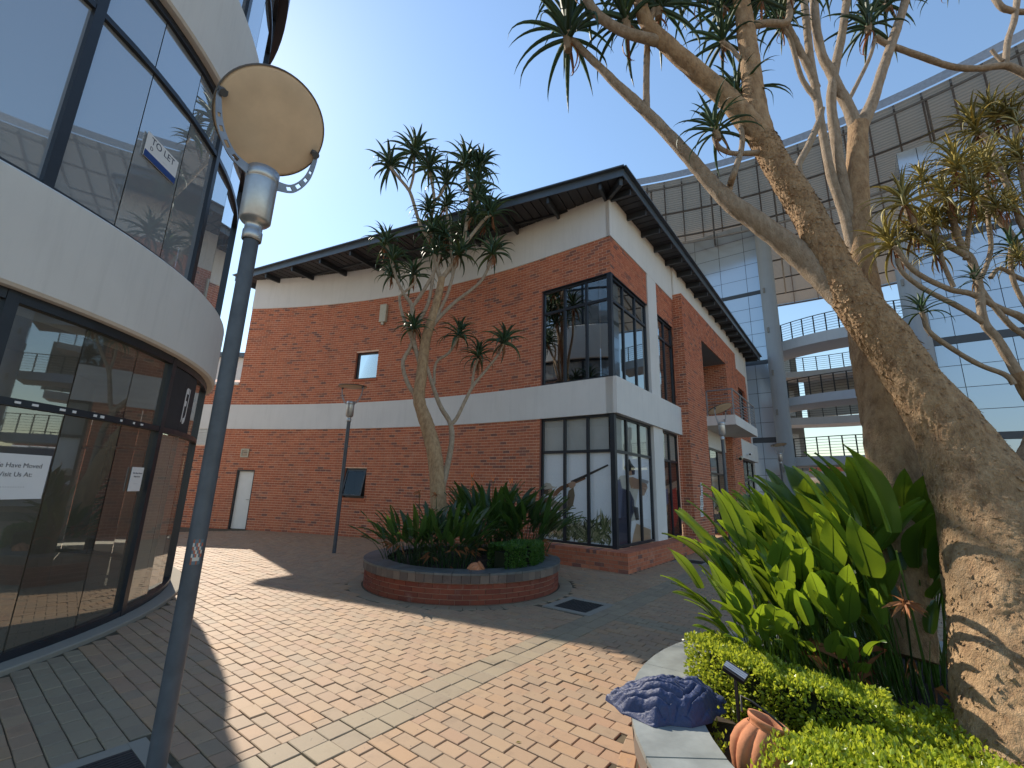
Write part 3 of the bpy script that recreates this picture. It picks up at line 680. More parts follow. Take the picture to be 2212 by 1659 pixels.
# roof ---------------------------------------------------------
ZF = 10.0
F0 = G(*S4(2490, 676), ZF); F1 = G(*S4(945, 1105), ZF)
ov = (Vector((F0.x, F0.y))-C2).dot(N2); F2 = V2(19.7, ov, ZF)
dL = (F1-F0); LL = dL.length; dL.normalize(); inL = Vector((-dL.y, dL.x, 0))
if inL.dot(R3) < 0: inL = -inL
dR = (F2-F0); LR = dR.length; dR.normalize(); inR = L3
ang = math.acos(max(-1, min(1, dL.dot(dR)))); th = math.tan(ang/2); SL = math.tan(math.radians(3.2))
ROOF = BB
def sof(F, d, inn, t, q, dz=0.): return F+d*t+inn*q+UP*(q*SL-.20+dz)
for (F, d, inn, ln, nm) in ((F0, dL, inL, LL, 'L'), (F0, dR, inR, LR, 'R')):
    b = MB(); o_ = -inn
    b.box(F+d*ln/2-inn*.012-UP*.11, d*(ln/2+.012), inn*.012, UP*.11); b.build('fascia', M['fascia'], ROOF)
    b = MB(); b.box(F+d*ln/2-inn*.06+UP*.015, d*(ln/2+.06), inn*.07, UP*.018); b.build('gutter_flashing', M['fascia'], ROOF)
    t = .15; pitch = .28
    while t < ln-.02:
        q1 = min(3.4, t*th); t1 = min(t+pitch-.035, ln)
        if q1 > .1:
            bb = MB(); P0, P1, P2, P3 = sof(F, d, inn, t, .002), sof(F, d, inn, t1, .002), sof(F, d, inn, t1, min(3.4, t1*th)), sof(F, d, inn, t, q1)
            vs = [P0, P1, P2, P3]+[v+UP*.03 for v in (P0, P1, P2, P3)]
            bb.mesh(vs, [(3, 2, 1, 0), (0, 1, 5, 4), (1, 2, 6, 5), (3, 0, 4, 7), (2, 3, 7, 6)]); bb.build('soffit_board', M['soffit'], ROOF)
        t += pitch
    b = MB(); b.face([sof(F, d, inn, 0, 0, .035), sof(F, d, inn, ln, 0, .035), sof(F, d, inn, ln, 3.6, .035), sof(F, d, inn, 3.6/th, 3.6, .035)]); b.build('soffit_deck', M['roof_steel'], ROOF)
    # top sheeting
    b = MB(); b.face([sof(F, d, inn, 0, 0, .21), sof(F, d, inn, ln, 0, .21), sof(F, d, inn, ln, 8, .21), sof(F, d, inn, 8/th, 8, .21)]); b.build('roof_sheeting', M['roof_steel'], ROOF)
    rp = 1.12 if nm == 'R' else 1.5; t = .62
    while t < ln-.1:
        q0 = .05; q1 = min(3.3, t*th)
        a, c = sof(F, d, inn, t, q0, -.10), sof(F, d, inn, t, q1, -.10); bb = MB(); bb.bar(a, c, .075, .18); bb.build('rafter', M['roof_steel'], ROOF); t += rp
    if nm == 'L':
        a, c = sof(F, d, inn, .8, .95, -.03), sof(F, d, inn, ln-.1, .95, -.03); bb = MB(); bb.bar(a, c, .06, .05); bb.build('purlin', M['roof_steel'], ROOF)
hp = (dL+dR).normalized(); b = MB(); b.bar(F0+hp*.1-UP*.32+UP*.02, F0+hp*1.6-UP*.32+UP*.16, .09, .22); b.build('hip_rafter', M['roof_steel'], ROOF)
b = MB(); e = F1; b.box(e+inL*1.7-UP*.0-dL*.0+UP*.17-UP*.10, dL*.012, (inL+UP*SL)*1.7, UP*.11); b.build('verge_board', M['fascia'], ROOF)

# printed posters in the shop windows -------------------------------
pq = lambda x, y: S4(2000+x/1.659, 1500+y/1.659)
def poster(win, O, n, outl, polys, name, back, z0, z1, s0, s1, path, off, corn=None, label=None):
    b = MB(); A, B = path(s0, off)[0], path(s1, off)[0]
    b.face([(A.x, A.y, z0), (B.x, B.y, z0), (B.x, B.y, z1), (A.x, A.y, z1)], 0, back)
    n3_ = Vector((*path(s0)[2], 0)); k = 0
    for col, pts in polys:
        k += 1; P_ = [hit(*pq(x, y), Vector((A.x, A.y)), path(s0)[2])+n3_*(.0008*k+.002) for x, y in pts]; b.face(P_, 0, col)
    if corn:
        rr = random.Random(5); t3_ = Vector((B.x-A.x, B.y-A.y, 0)).normalized(); base = Vector((A.x, A.y, 0)); W_ = (B-A).length
        for i in range(620):
            s = rr.uniform(.02, W_-.06); hgt = .42+.34*noise.noise(Vector((s*1.9, 3.1, 0)))+(.15 if rr.random() < .2 else 0); z = z0+rr.uniform(0, max(.15, hgt)); k2 = .0022+.00002*i
            a = rr.uniform(-1.1, 1.1); ln = rr.uniform(.12, .34); wd = rr.uniform(.010, .026)
            d_ = t3_*math.sin(a)+UP*math.cos(a)
            if rr.random() < .35: d_ = t3_*math.sin(a*1.8)+UP*math.cos(a*1.8)
            p_ = t3_*math.cos(a)-UP*math.sin(a); o_ = base+t3_*s+UP*z+n3_*k2
            c_ = rr.choice([(.10, .13, .05), (.16, .19, .08), (.30, .30, .17), (.42, .40, .28), (.055, .075, .03), (.025, .032, .016), (.22, .24, .12)])
            q = o_+d_*ln
            for v in (q,):
                pass
            ss = (q-base).dot(t3_)
            if .01 < ss < W_-.01 and q.z > z0: b.face([o_-p_*wd*.6, o_+d_*ln*.45-p_*wd+n3_*0, q, o_+d_*ln*.45+p_*wd, o_+p_*wd*.6], 0, c_)
    o = b.build(name, M['print'], win); 
    if label: o['label'] = label
    return o
skyc = (.84, .87, .92)
tan_, brn, drk, oliv = (.42, .27, .19), (.15, .09, .06), (.025, .022, .025), (.17, .13, .085)
poster(wLl, None, None, None, [
  (brn, [(272, 850), (300, 815), (332, 806), (356, 830), (338, 872), (352, 935), (345, 990), (275, 985)]),
  (oliv, [(455, 770), (488, 742), (497, 800), (485, 865), (440, 915), (417, 905), (418, 855), (445, 825)]),
  ((.30, .25, .2), [(335, 818), (360, 800), (362, 835), (420, 850), (455, 830), (440, 905), (400, 905), (345, 880)]),
  ((.10, .06, .045), [(286, 752), (340, 748), (350, 775), (325, 800), (292, 790)]),
  (tan_, [(322, 762), (346, 752), (352, 778), (330, 795), (318, 786)]),
  ((.55, .50, .43), [(281, 752), (286, 728), (308, 714), (335, 720), (347, 738), (374, 744), (345, 752), (300, 760)]),
  (tan_, [(345, 772), (372, 768), (382, 788), (364, 808), (348, 802)]),
  ((.22, .10, .05), [(352, 800), (372, 762), (400, 740), (470, 712), (560, 668), (570, 690), (495, 724), (405, 768), (376, 802)]),
  (drk, [(470, 703), (560, 664), (717, 592), (720, 603), (566, 680), (480, 722)]),
  (tan_, [(452, 724), (478, 706), (502, 710), (503, 730), (488, 752), (464, 752)]),
 ], 'poster', skyc, Z_SILL+.06, WTR1-.035, .17, 2.14, wl_, -.128, True, 'printed window poster of a hunter in a cap aiming a shotgun over maize')
poster(wRl, None, None, None, [
  ((.50, .36, .26), [(885, 1060), (905, 985), (960, 1010), (1000, 1025), (1001, 1122), (870, 1145)]),
  ((.60, .58, .55), [(772, 700), (800, 668), (838, 665), (900, 690), (920, 745), (900, 860), (900, 960), (850, 980), (778, 960)]),
  ((.045, .05, .10), [(775, 775), (812, 752), (862, 770), (890, 830), (892, 900), (872, 950), (862, 1145), (792, 1152), (786, 960), (770, 850)]),
  ((.14, .15, .24), [(776, 700), (796, 690), (812, 770), (800, 950), (780, 950), (770, 850)]),
  (drk, [(880, 870), (915, 880), (922, 960), (900, 965)]),
  (tan_, [(848, 682), (880, 676), (945, 705), (975, 728), (940, 762), (868, 752)]),
  (tan_, [(936, 735), (970, 722), (978, 748), (955, 800), (940, 802)]),
  (tan_, [(838, 640), (872, 618), (895, 632), (890, 662), (850, 668)]),
  (drk, [(822, 615), (834, 584), (856, 556), (872, 590), (897, 620), (878, 626), (838, 650)]), ((.04, .03, .04), [(872, 628), (893, 632), (892, 660), (874, 662)]),
  ((.33, .33, .34), [(936, 688), (986, 704), (980, 722), (938, 712)]),
 ], 'poster', (.82, .84, .92), Z_SILL+.06, WTR1-.035, .17, 2.56, f0, -.128, None, 'printed window poster of a man with a cap firing a pistol')
poster(w2l, None, None, None, [
  ((.16, .05, .04), [(1095, 620), (1172, 610), (1172, 700), (1095, 700)]), ((.30, .22, .18), [(1085, 625), (1112, 610), (1115, 690), (1090, 700)]),
  ((.40, .30, .24), [(1085, 745), (1172, 700), (1178, 760), (1085, 800)]),
  ((.10, .12, .25), [(1084, 765), (1112, 752), (1118, 850), (1085, 880)]), ((.42, .035, .03), [(1128, 770), (1168, 745), (1182, 925), (1168, 1000), (1135, 1035), (1128, 900)]),
  ((.35, .27, .2), [(1085, 935), (1115, 930), (1100, 1000), (1088, 1010)]), ((.3, .2, .13), [(1085, 1040), (1118, 1075), (1090, 1085)]),
 ], 'poster', (.05, .032, .028), Z_SILL+.06, WTR1-.035, 3.54, 4.99, f0, -.128, None, 'printed window poster of people in red and blue jackets')
poster(w3l, None, None, None, [
  ((.45, .43, .38), [(1383, 650), (1420, 650), (1425, 760), (1388, 760)]), ((.06, .05, .045), [(1392, 770), (1425, 755), (1440, 830), (1395, 840)]), ((.50, .46, .42), [(1396, 850), (1430, 838), (1425, 900), (1400, 910)]),
  ((.20, .19, .15), [(1435, 655), (1470, 655), (1475, 830), (1440, 830)]), ((.08, .07, .06), [(1400, 905), (1470, 840), (1480, 980), (1410, 980)]),
 ], 'poster', (.22, .21, .17), .32, 2.51, SP1e+.08, SP2-.11, f0, -.058, None, 'printed window poster in mottled grey and brown')

# low wing on the far left ------------------------------------------
WG = thing('brick_wing', (*wl(17)[0], 0), 'low red brick wing with white band joining the curved facade behind round building', 'building')
wb = []; hw_ = [LV]
zw_top = AD(*S4(850, 1545), wl(16.5)[0].length).z
lay(wl, S_END, S_WING, 0, Z_B1, hw_, lst=wb); lay(wl, S_END, S_WING, Z_T1, zw_top, hw_, lst=wb)
brick_objects(wb, WG, M['brick'], 120)
b = MB(); backing(b, wl, S_END, S_WING, 0, Z_B1, hw_); backing(b, wl, S_END, S_WING, Z_T1, zw_top); b.build('mortar_wall', M['mortar'], WG)
b = MB(); slab(b, wl, S_END+.001, S_WING, Z_B1, Z_T1, -.2, .028); slab(b, wl, S_END+.001, S_WING, zw_top, zw_top+.10, -.2, .06); b.build('plaster_band', M['plaster'], WG)
b = MB(); n_ = 26
for i in range(n_):
    s0_, s1_ = S_END+(S_WING-S_END)*i/n_, S_END+(S_WING-S_END)*(i+1)/n_
    a, c, d, e = wl(s0_, .02)[0], wl(s1_, .02)[0], wl(s1_, -3)[0], wl(s0_, -3)[0]
    b.face([(a.x, a.y, zw_top+.10+.02*(i % 2)), (c.x, c.y, zw_top+.12+.02*(i % 2)), (d.x, d.y, zw_top+.9), (e.x, e.y, zw_top+.9)])
b.build('tile_roof', M['tile_roof'], WG)
# white house behind the wing
hp_ = azD(-35.2, 29); HW = thing('white_house', hp_, 'small white walled building with dark roof edge glimpsed beyond brick wing', 'building')
z1_ = AD(*S4(870, 1432), 29).z; b = MB(); b.abox(hp_.x-4, hp_.x+2.2, hp_.y, hp_.y+5, 0, z1_); b.build('wall', M['plaster'], HW)
b = MB(); b.abox(hp_.x-4.3, hp_.x+2.6, hp_.y-.3, hp_.y+5.3, z1_+.002, z1_+.22); b.build('roof', M['fascia'], HW)

# ------------------------------------------------------------------ round glass building
RB = thing('round_glass_building', (LBC.x, LBC.y, 0), 'round glass fronted building with pale plaster bands and dark window frames', 'building')
def cy(th, r, z): a = math.radians(th); return Vector((LBC.x+r*math.cos(a), LBC.y+r*math.sin(a), z))
def ringband(r0, r1, z0, z1, name, m, n=120, a0=0, a1=360, bev=.0):
    b = MB()
    prof = [(r0, z0), (r1-bev, z0), (r1, z0+bev), (r1, z1-bev), (r1-bev, z1), (r0, z1), (r0, z0)] if bev else [(r0, z0), (r1, z0), (r1, z1), (r0, z1), (r0, z0)]
    sm = False
    b.lathe(prof, (LBC.x, LBC.y, 0), n, None, 0., sm, None, math.radians(a0), math.radians(a1)); return b.build(name, m, RB)
ZB = [(3.42, 4.50), (7.68, 9.32), (12.2, 12.95)]
for z0_, z1_ in ZB[:2]: ringband(5.2, 6.28, z0_, z1_, 'plaster_band', M['plaster_warm'], 180, bev=.03)
ringband(3.0, 6.36, ZB[2][0], ZB[2][1], 'roof_overhang', M['frame'], 120)
ringband(3.0, 6.2, ZB[2][1], ZB[2][1]+.5, 'parapet', M['plaster_warm'], 120)
ringband(5.9, 6.36, -.02, .045, 'kerb', M['kerb'], 180, bev=.012)
ringband(0, 6.0, .02, .044, 'floor_slab', M['interior'], 64)
for z0_, z1_ in ((3.25, 3.42), (7.5, 7.68)): ringband(0.1, 6.0, z0_, z1_-.002, 'ceiling', M['interior'], 64)
b = MB(); b.lathe([(4.6, .06), (4.6, 12.3)], (LBC.x, LBC.y, 0), 48, None); b.build('inner_core', M['interior'], RB)
b = MB(); b.lathe([(6.1, 0), (6.1, 12.3)], (LBC.x, LBC.y, 0), 60, None, 0., False, None, math.radians(105), math.radians(318)); b.build('rear_wall', M['plaster_warm'], RB)
MU = [-49.2, -28.2, -7.2, 13.8, 34.8, 55.8, 76.8, 97.8]
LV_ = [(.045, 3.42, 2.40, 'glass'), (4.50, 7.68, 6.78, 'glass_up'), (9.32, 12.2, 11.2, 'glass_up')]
for (z0_, z1_, zt, gm) in LV_:
    for k, m_ in enumerate(MU):
        a = math.radians(m_); rd = Vector((math.cos(a), math.sin(a), 0)); tg = Vector((-rd.y, rd.x, 0)); b = MB()
        b.box(cy(m_, LBR-.01, (z0_+z1_)/2), rd*.06, tg*.05, UP*((z1_-z0_)/2)); b.build('mullion', M['frame'], RB)
        if k == len(MU)-1: continue
        for zz, hh in ((z0_+.035, .035), (zt, .035), (z1_-.05, .05)):
            b = MB(); n_ = 7
            prof = [(LBR-.05, zz-hh), (LBR+.045, zz-hh), (LBR+.045, zz+hh), (LBR-.05, zz+hh), (LBR-.05, zz-hh)]
            b.lathe(prof, (LBC.x, LBC.y, 0), 6, None, 0., False, None, math.radians(m_+.5), math.radians(MU[k+1]-.5)); b.build('transom', M['frame'], RB)
        for j in range(3):
            for c, d in ((z0_+.07, zt-.035), (zt+.035, z1_-.1)):
                t0_, t1_ = m_+7*j+.06, m_+7*(j+1)-.06; A, B = cy(t0_, LBR, 0), cy(t1_, LBR, 0); b = MB()
                gm2 = gm
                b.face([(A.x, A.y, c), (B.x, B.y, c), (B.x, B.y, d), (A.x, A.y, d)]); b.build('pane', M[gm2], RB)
# brackets stuck on the ground floor transom (old sign fixings)
for k, x in enumerate((125, 235, 410, 487, 630, 680, 820, 920, 985)):
    q = hit(*S4(x/1.659, 900+(1190+(x-125)*.172)/1.659), Vector((LBC.x+6.165, LBC.y)), Vector((1, 0)))
    th_ = math.degrees(math.atan2(q.y-LBC.y, q.x-LBC.x)); p = cy(th_, LBR+.05, 2.40); a = math.radians(th_); rd = Vector((math.cos(a), math.sin(a), 0)); tg = Vector((-rd.y, rd.x, 0))
    b = MB(); b.box(p, rd*.004, tg*random.uniform(.012, .03), UP*random.uniform(.010, .016)); b.build('glue_spot', M['paper'], RB)
def cyframe(th, r, z): a = math.radians(th); rd = Vector((math.cos(a), math.sin(a), 0)); tg = Vector((-rd.y, rd.x, 0)); return cy(th, r, z), tg, rd
# dark fascia panel with emblem
sg = thing('shop_sign', cy(19.2, LBR, 2.45), 'dark sign panel with white curled two-stroke emblem on round glass building', 'sign')
for (ta, tb) in ((14.4, 18.9), (18.95, 23.5)):
    A, B = cy(ta, LBR+.03, 0), cy(tb, LBR+.03, 0); b = MB(); b.prism([(A.x, A.y), (B.x, B.y), tuple(cy(tb, LBR+.005, 0).xy), tuple(cy(ta, LBR+.005, 0).xy)], 2.44, 3.31); b.build('sign_panel', M['backboard'], sg)
def embl(pts, p, tg, rd, m, nm, par):     # flat shape in sign coordinates
    b = MB(); b.face([p+tg*x+UP*z+rd*.004 for x, z in pts]); return b.build(nm, m, par)
A, B = cy(18.95, LBR+.03, 0), cy(23.5, LBR+.03, 0); tg = (B-A).normalized(); rd = Vector((tg.y, -tg.x, 0)); p = A+UP*2.88; ex = .055
F_ = [(-.02, -.30), (.02, -.30), (.035, -.05), (.10, -.05), (.10, .03), (.035, .03), (.045, .14), (.13, .14), (.13, .23), (.03, .23), (-.005, .19)]
J_ = [(.155, .23), (.185, .23), (.175, -.19), (.155, -.28), (.11, -.32), (.05, -.32), (.05, -.23), (.11, -.23), (.14, -.17)]
embl([(x+ex, z) for x, z in F_], p, tg, rd, M['paper'], 'emblem', sg); embl([(x+ex, z) for x, z in J_], p, tg, rd, M['paper'], 'emblem', sg)
text('FootJoy', .05, M['ink'], 'lettering', sg, basis(tg, UP, rd, p+tg*(ex+.21)-UP*.06+rd*.004))
# paper notices and the agent's board behind the glass
def board(name, th, r, z, ww, hh, lab, cat, lines, roll=0.):
    p, tg, rd = cyframe(th, r, z); t = thing(name, p-UP*hh/2, lab, cat)
    x = (tg*math.cos(roll)+UP*math.sin(roll)); y = (UP*math.cos(roll)-tg*math.sin(roll))
    b = MB(); b.box(p, x*ww/2, y*hh/2, rd*.004); b.build('sheet', M['paper'], t)
    for (tx, sz, dx, dy, m_) in lines: text(tx, sz, M[m_], 'lettering', t, basis(x, y, rd, p+x*dx*ww+y*dy*hh+rd*.0055), .0005, 'CENTER')
    return t, p, x, y, rd
board('paper_notice', -3.2, LBR+.012, 1.72, .56, .42, 'large white moved away notice stuck on ground floor glass beside mullion', 'notice', [('We Have Moved', .062, 0, .2, 'ink'), ('Visit Us At:', .062, 0, .0, 'ink'), ('- - - - - - - - - -', .035, 0, -.25, 'ink')])
board('paper_notice', 11.2, LBR+.012, 1.72, .24, .30, 'small white notice stuck on ground floor glass near dark pillar', 'notice', [('We Have Moved', .028, 0, .22, 'navy'), ('Visit Us At:', .028, 0, .08, 'navy'), ('- - - - - - -', .02, 0, -.2, 'ink')])
t, p, x, y, rd = board('to_let_board', 3.4, LBR+.012, 5.82, .56, .34, 'white and blue TO LET board behind first floor glass', 'sign', [('TO LET', .13, .0, .16, 'navy'), ('D', .07, -.33, -.10, 'navy'), ('- - - -', .03, .1, -.10, 'ink')], 0.)
b = MB(); b.box(p-y*.125+rd*.005, x*.28, y*.045, rd*.002); b.build('blue_strip', M['blue'], t)
# kerb crack line and pale backing of the door panes
for (ta, tb) in ((14.4, 20.7), (20.85, 27.7)):
    A, B = cy(ta, LBR-.06, 0), cy(tb, LBR-.06, 0); b = MB(); b.face([(A.x, A.y, .12), (B.x, B.y, .12), (B.x, B.y, 2.36), (A.x, A.y, 2.36)]); b.build('paper_backing', M['paper'], RB)

# ------------------------------------------------------------------ glass towers, walkways, canopy
def tower(name, O, faces, ztop, bands, lab, pw=1.55, ph=.92):
    t = thing(name, (O.x, O.y, 0), lab, 'building')
    for (P0, d, ln, n) in faces:
        bk = MB(); a = P0-n*.05; b_ = P0+d*ln-n*.05
        bk.face([(a.x, a.y, 0), (b_.x, b_.y, 0), (b_.x, b_.y, ztop), (a.x, a.y, ztop)]); bk.build('panel_backing', M['backboard'], t)
        zs = [0.]; z = 0.
        for zb0, zb1 in bands+[(ztop, ztop)]:
            n_ = max(1, round((zb0-z)/ph))
            for i in range(n_):
                za, zc = z+(zb0-z)*i/n_, z+(zb0-z)*(i+1)/n_
                s = 0.
                first = .75
                while s < ln-.05:
                    w_ = first if s == 0 else pw; e = min(s+w_, ln)
                    p = P0+d*(s+.012); q = P0+d*(e-.012); tl = random.gauss(0, .004)
                    bb = MB(); bb.face([(p.x, p.y, za+.012), (q.x, q.y, za+.012), (q.x+n.x*tl, q.y+n.y*tl, zc-.012), (p.x+n.x*tl, p.y+n.y*tl, zc-.012)]); bb.build('glass_panel', M['tower_glass'], t); s = e
            if zb1 > zb0:
                c = P0+d*ln/2; bb = MB(); bb.box((c.x, c.y, (zb0+zb1)/2), Vector((*d, 0))*(ln/2), Vector((*n, 0))*.01, UP*(zb1-zb0)/2-UP*.004); bb.build('dark_band', M['tower_band'], t)
            z = zb1
    return t
TP = C2+R2*20.5+N2*1.0
tower('glass_tower', TP, [(TP, L2, 11.5, -R2), (TP, R2, 3.0, N2)], 19.6, [(4.85, 5.15), (9.74, 10.0), (14.43, 14.68)], 'mirror clad tower with dark joints behind the brick building')
TQ = Vector(azD(45.0, 27.2).xy)
tower('glass_tower', TQ, [(TQ, N2, 10.5, -R2), (TQ, R2, 2.5, -N2)], 18.9, [(4.3, 4.6), (8.6, 8.95), (13.6, 13.9)], 'mirror clad tower with a round column at its corner behind aloe trees', 1.7, 1.0)
for (az, D, r, zt, lab) in ((31.75, 30.3, .42, 19.3, 'round concrete column beside the tower left of the walkways'), (44.1, 26.6, .42, 14.6, 'round concrete column beside the tower right of the walkways')):
    p = azD(az, D); t = thing('concrete_column', p, lab, 'column'); b = MB(); b.lathe([(r, 0), (r, zt)], p, 28); b.build('shaft', M['column'], t)
    b = MB(); b.lathe([(r+.002, zt-.3), (r+.12, zt-.2), (r+.12, zt)], p, 28); b.build('steel_cap', M['steel'], t)
    for z in (3.2, 6.5, 8.9, 11.6, 14.2): b = MB(); b.box(p+azD(az-150, r*1.02, z), azD(az-150, .05), azD(az-60, .05), UP*.16); b.build('cast_plate', M['concrete_dark'], t)
M['deck'] = plastermat('pale_blue_grey_concrete', (.50, .545, .60))
def walkway(az0, az1, D, bow, z, lab, th_=.55, top=1.1):
    a, c = azD(az0, D), azD(az1, D*.97); d = (c-a); ln = d.length; d.normalize(); n = Vector((d.y, -d.x, 0)); n = n if n.dot(a) < 0 else -n
    t = thing('walkway', (a+c)/2+UP*(z-th_), lab, 'walkway', 'curved walkways between the towers'); N = 24
    f = lambda k, o=0.: a+d*ln*k/N+n*(bow*(1-(2*k/N-1)**2)+o)
    b = MB()
    for k in range(N):
        p, q, p2, q2 = f(k), f(k+1), f(k, -2.2), f(k+1, -2.2)
        for A, B in ((p, q), (q2, p2)): b.face([A+UP*(z-th_), B+UP*(z-th_), B+UP*z, A+UP*z])
        b.face([p+UP*z, q+UP*z, q2+UP*z, p2+UP*z]); b.face([p+UP*(z-th_), p2+UP*(z-th_), q2+UP*(z-th_), q+UP*(z-th_)])
    b.build('deck', M['deck'], t)
    for k in range(0, N+1, 2): b = MB(); b.bar(f(k, -.08)+UP*z, f(k, -.08)+UP*(z+top), .05, .05); b.build('railing_post', M['black'], t)
    for j in range(7):
        b = MB(); b.tube([f(k, -.08)+UP*(z+top*(j+1)/7) for k in range(N+1)], .026 if j == 6 else .012, 6); b.build('handrail' if j == 6 else 'railing_bar', M['black'], t)
walkway(31.6, 45, 32, .9, 11.25, 'upper front walkway with black railing arched between the towers', .62)
walkway(31.6, 45, 32, .9, 7.6, 'middle front walkway with black railing arched between the towers', .5)
walkway(31.6, 45, 32, .9, 4.0, 'lowest front walkway with black railing between the towers', .5)
walkway(30.5, 45, 40, -1.4, 11.3, 'upper rear walkway sagging away behind the front ones', .45)
walkway(30.5, 45, 40, -1.4, 7.65, 'middle rear walkway behind the front ones', .55)
walkway(30.5, 45, 40, -1.4, 3.6, 'lowest rear walkway behind the front ones', .4)
lf = thing('lift_shaft', azD(33.2, 43), 'dark lift shaft rising behind the walkways', 'lift shaft'); p = azD(33.0, 43)
b = MB(); b.abox(p.x-1.4, p.x+.6, p.y, p.y+3, 0, 14.6); b.build('shaft', M['concrete_dark'], lf)
for z in (1.2, 4.6, 8.2, 11.8): b = MB(); b.abox(p.x-.9, p.x+.1, p.y-.02, p.y-.004, z, z+2.1); b.build('lift_door', M['steel'], lf)
bw = thing('rear_wall', azD(37, 44), 'grey rear wall panel behind the upper walkways', 'wall'); a, c = azD(34.2, 44), azD(46, 42)
b = MB(); n_ = (c-a).normalized(); b.box((a+c)/2+UP*10.0, (c-a)/2, Vector((-n_.y, n_.x, 0))*.15, UP*1.9); b.build('panel', M['concrete'], bw)
# canopy
def corr():
    m = mat('corrugated_underside'); v = nd(m, 'ShaderNodeNewGeometry')
    wv = nd(m, 'ShaderNodeTexWave', wave_type='RINGS', rings_direction='SPHERICAL'); wv.inputs['Scale'].default_value = 1.25; wv.inputs['Distortion'].default_value = .15
    mp = nd(m, 'ShaderNodeMapping'); mp.inputs['Scale'].default_value = (1, 1, 0); lk(m, v.outputs['Position'], mp.inputs[0]); lk(m, mp.outputs[0], wv.inputs['Vector'])
    c = ramp(m, wv.outputs['Fac'], [(.15, (.19, .205, .20)), (.8, (.35, .37, .365))]); c = mixc(m, mth(m, 'MULTIPLY', noi(m, v.outputs['Position'], .4, 4), .3), c, (.20, .21, .205))
    lk(m, c, P(m).inputs['Base Color']); P(m).inputs['Roughness'].default_value = .55; P(m).inputs['Metallic'].default_value = .1; bump(m, wv.outputs['Fac'], .8, .05)
    tl = nd(m, 'ShaderNodeBsdfTranslucent'); tl.inputs[0].default_value = (.45, .50, .50, 1); mx = nd(m, 'ShaderNodeMixShader'); mx.inputs[0].default_value = .10
    lk(m, P(m).outputs[0], mx.inputs[1]); lk(m, tl.outputs[0], mx.inputs[2]); lk(m, mx.outputs[0], m.node_tree.nodes['Material Output'].inputs[0]); return m
M['canopy'] = corr(); M['canopy_steel'] = plain('grey_painted_steel', (.12, .135, .155), .5, var=.2, scale=4)
CN = thing('steel_canopy', azD(38, 36, 20), 'huge curved steel canopy with corrugated underside carried over the towers and walkways', 'canopy')
def cpt(az, D, dz=0.): return azD(az, D, 20.1+(D-25)*.02+dz)
DA, DB = 25.0, 49.5
b = MB(); azs = [4+i*1.0 for i in range(66)]; DS = [DA, 31, 37, 43, DB]
for i in range(len(azs)-1):
    for j in range(4): b.face([cpt(azs[i], DS[j]), cpt(azs[i+1], DS[j]), cpt(azs[i+1], DS[j+1]), cpt(azs[i], DS[j+1])])
b.build('underside', M['canopy'], CN)
for DD in (DA-.2, DB+.2):
    b = MB()
    for i in range(len(azs)-1): b.face([cpt(azs[i], DD, -.05), cpt(azs[i+1], DD, -.05), cpt(azs[i+1], DD, .4), cpt(azs[i], DD, .4)])
    b.build('edge_trim', M['steel'], CN)
for i in range(0, 29):
    az = 5+2.25*i; b = MB(); b.bar(cpt(az, DA, -.12), cpt(az, DB, -.12), .08, .20); b.build('rafter', M['canopy_steel'], CN)
for D in (25.3, 28.2, 31.4, 34.8, 38.4, 42.2, 46.0, 49.3):
    b = MB(); b.tube([cpt(a, D, -.26) for a in azs], .065, 6); b.build('purlin', M['canopy_steel'], CN)
for i, az in enumerate((12, 19, 26.5, 33.5, 40.5, 48, 56)):
    for (D0, z0_, D1, z1_) in ((25.4, -.3, 30.2, -1.5), (35.0, -.3, 30.2, -1.5), (42.2, -.3, 36.6, -1.5), (35.0, -.3, 36.6, -1.5), (30.2, -1.5, 36.6, -1.5), (36.6, -1.5, 46.0, -.3)):
        b = MB(); b.tube([cpt(az, D0, z0_), cpt(az, D1, z1_)], .055, 8); b.build('truss_bar', M['canopy_steel'], CN)
b = MB(); b.tube([cpt(a, 30.2, -1.5) for a in range(8, 62, 2)], .08, 8); b.build('truss_chord', M['steel'], CN)
# far background seen under the walkways
fm = thing('shopping_mall', azD(36, 78), 'pale low building with rounded roof edge far behind the walkways', 'building'); b = MB()
a, c = azD(26, 78), azD(50, 74); dd = (c-a).normalized(); nn_ = Vector((-dd.y, dd.x, 0))
b.box((a+c)/2+UP*1.75, (c-a)/2, nn_*4, UP*1.75); b.build('wall', M['concrete'], fm)
b = MB(); b.tube([a-nn_*4.0+UP*4.2, c-nn_*4.0+UP*4.2], .75, 14); b.build('rounded_fascia', M['plaster'], fm)
b = MB(); b.box((a+c)/2+UP*5.3, (c-a)/2, nn_*4, UP*.35); b.build('red_roof', M['tile_roof'], fm)
p = azD(35.1, 34.5); pp_ = thing('potted_aloe', p, 'spiky aloe in dark pot beyond the bird of paradise leaves', 'potted plant')
b = MB(); b.lathe([(.24, 0), (.34, .45), (.36, .5), (.30, .5), (.28, .44)], p, 20); b.build('pot', M['black'], pp_)
p2 = azD(35.5, 36); yb = thing('yellow_bush', p2, 'yellow green bush behind potted aloe', 'bush'); b = MB()
for i in range(2600):
    v = Vector((random.gauss(0, 1), random.gauss(0, 1), random.gauss(0, 1))).normalized()*random.uniform(.55, 1.0); q = p2+Vector((v.x*1.1, v.y*.9, 1.15+v.z*.85)); 
    u = Vector((random.gauss(0, 1), random.gauss(0, 1), random.gauss(0, 1))).normalized(); s_ = u.cross(Vector((0, 0, 1))).normalized()
    b.face([q-s_*.03, q+u*.09, q+s_*.03, q-u*.05], random.random())
b.build('crown', M['yellow_leaf'], yb); b = MB(); b.tube([p2, p2+UP*.6], .05, 8); b.build('stem', M['twig'], yb)
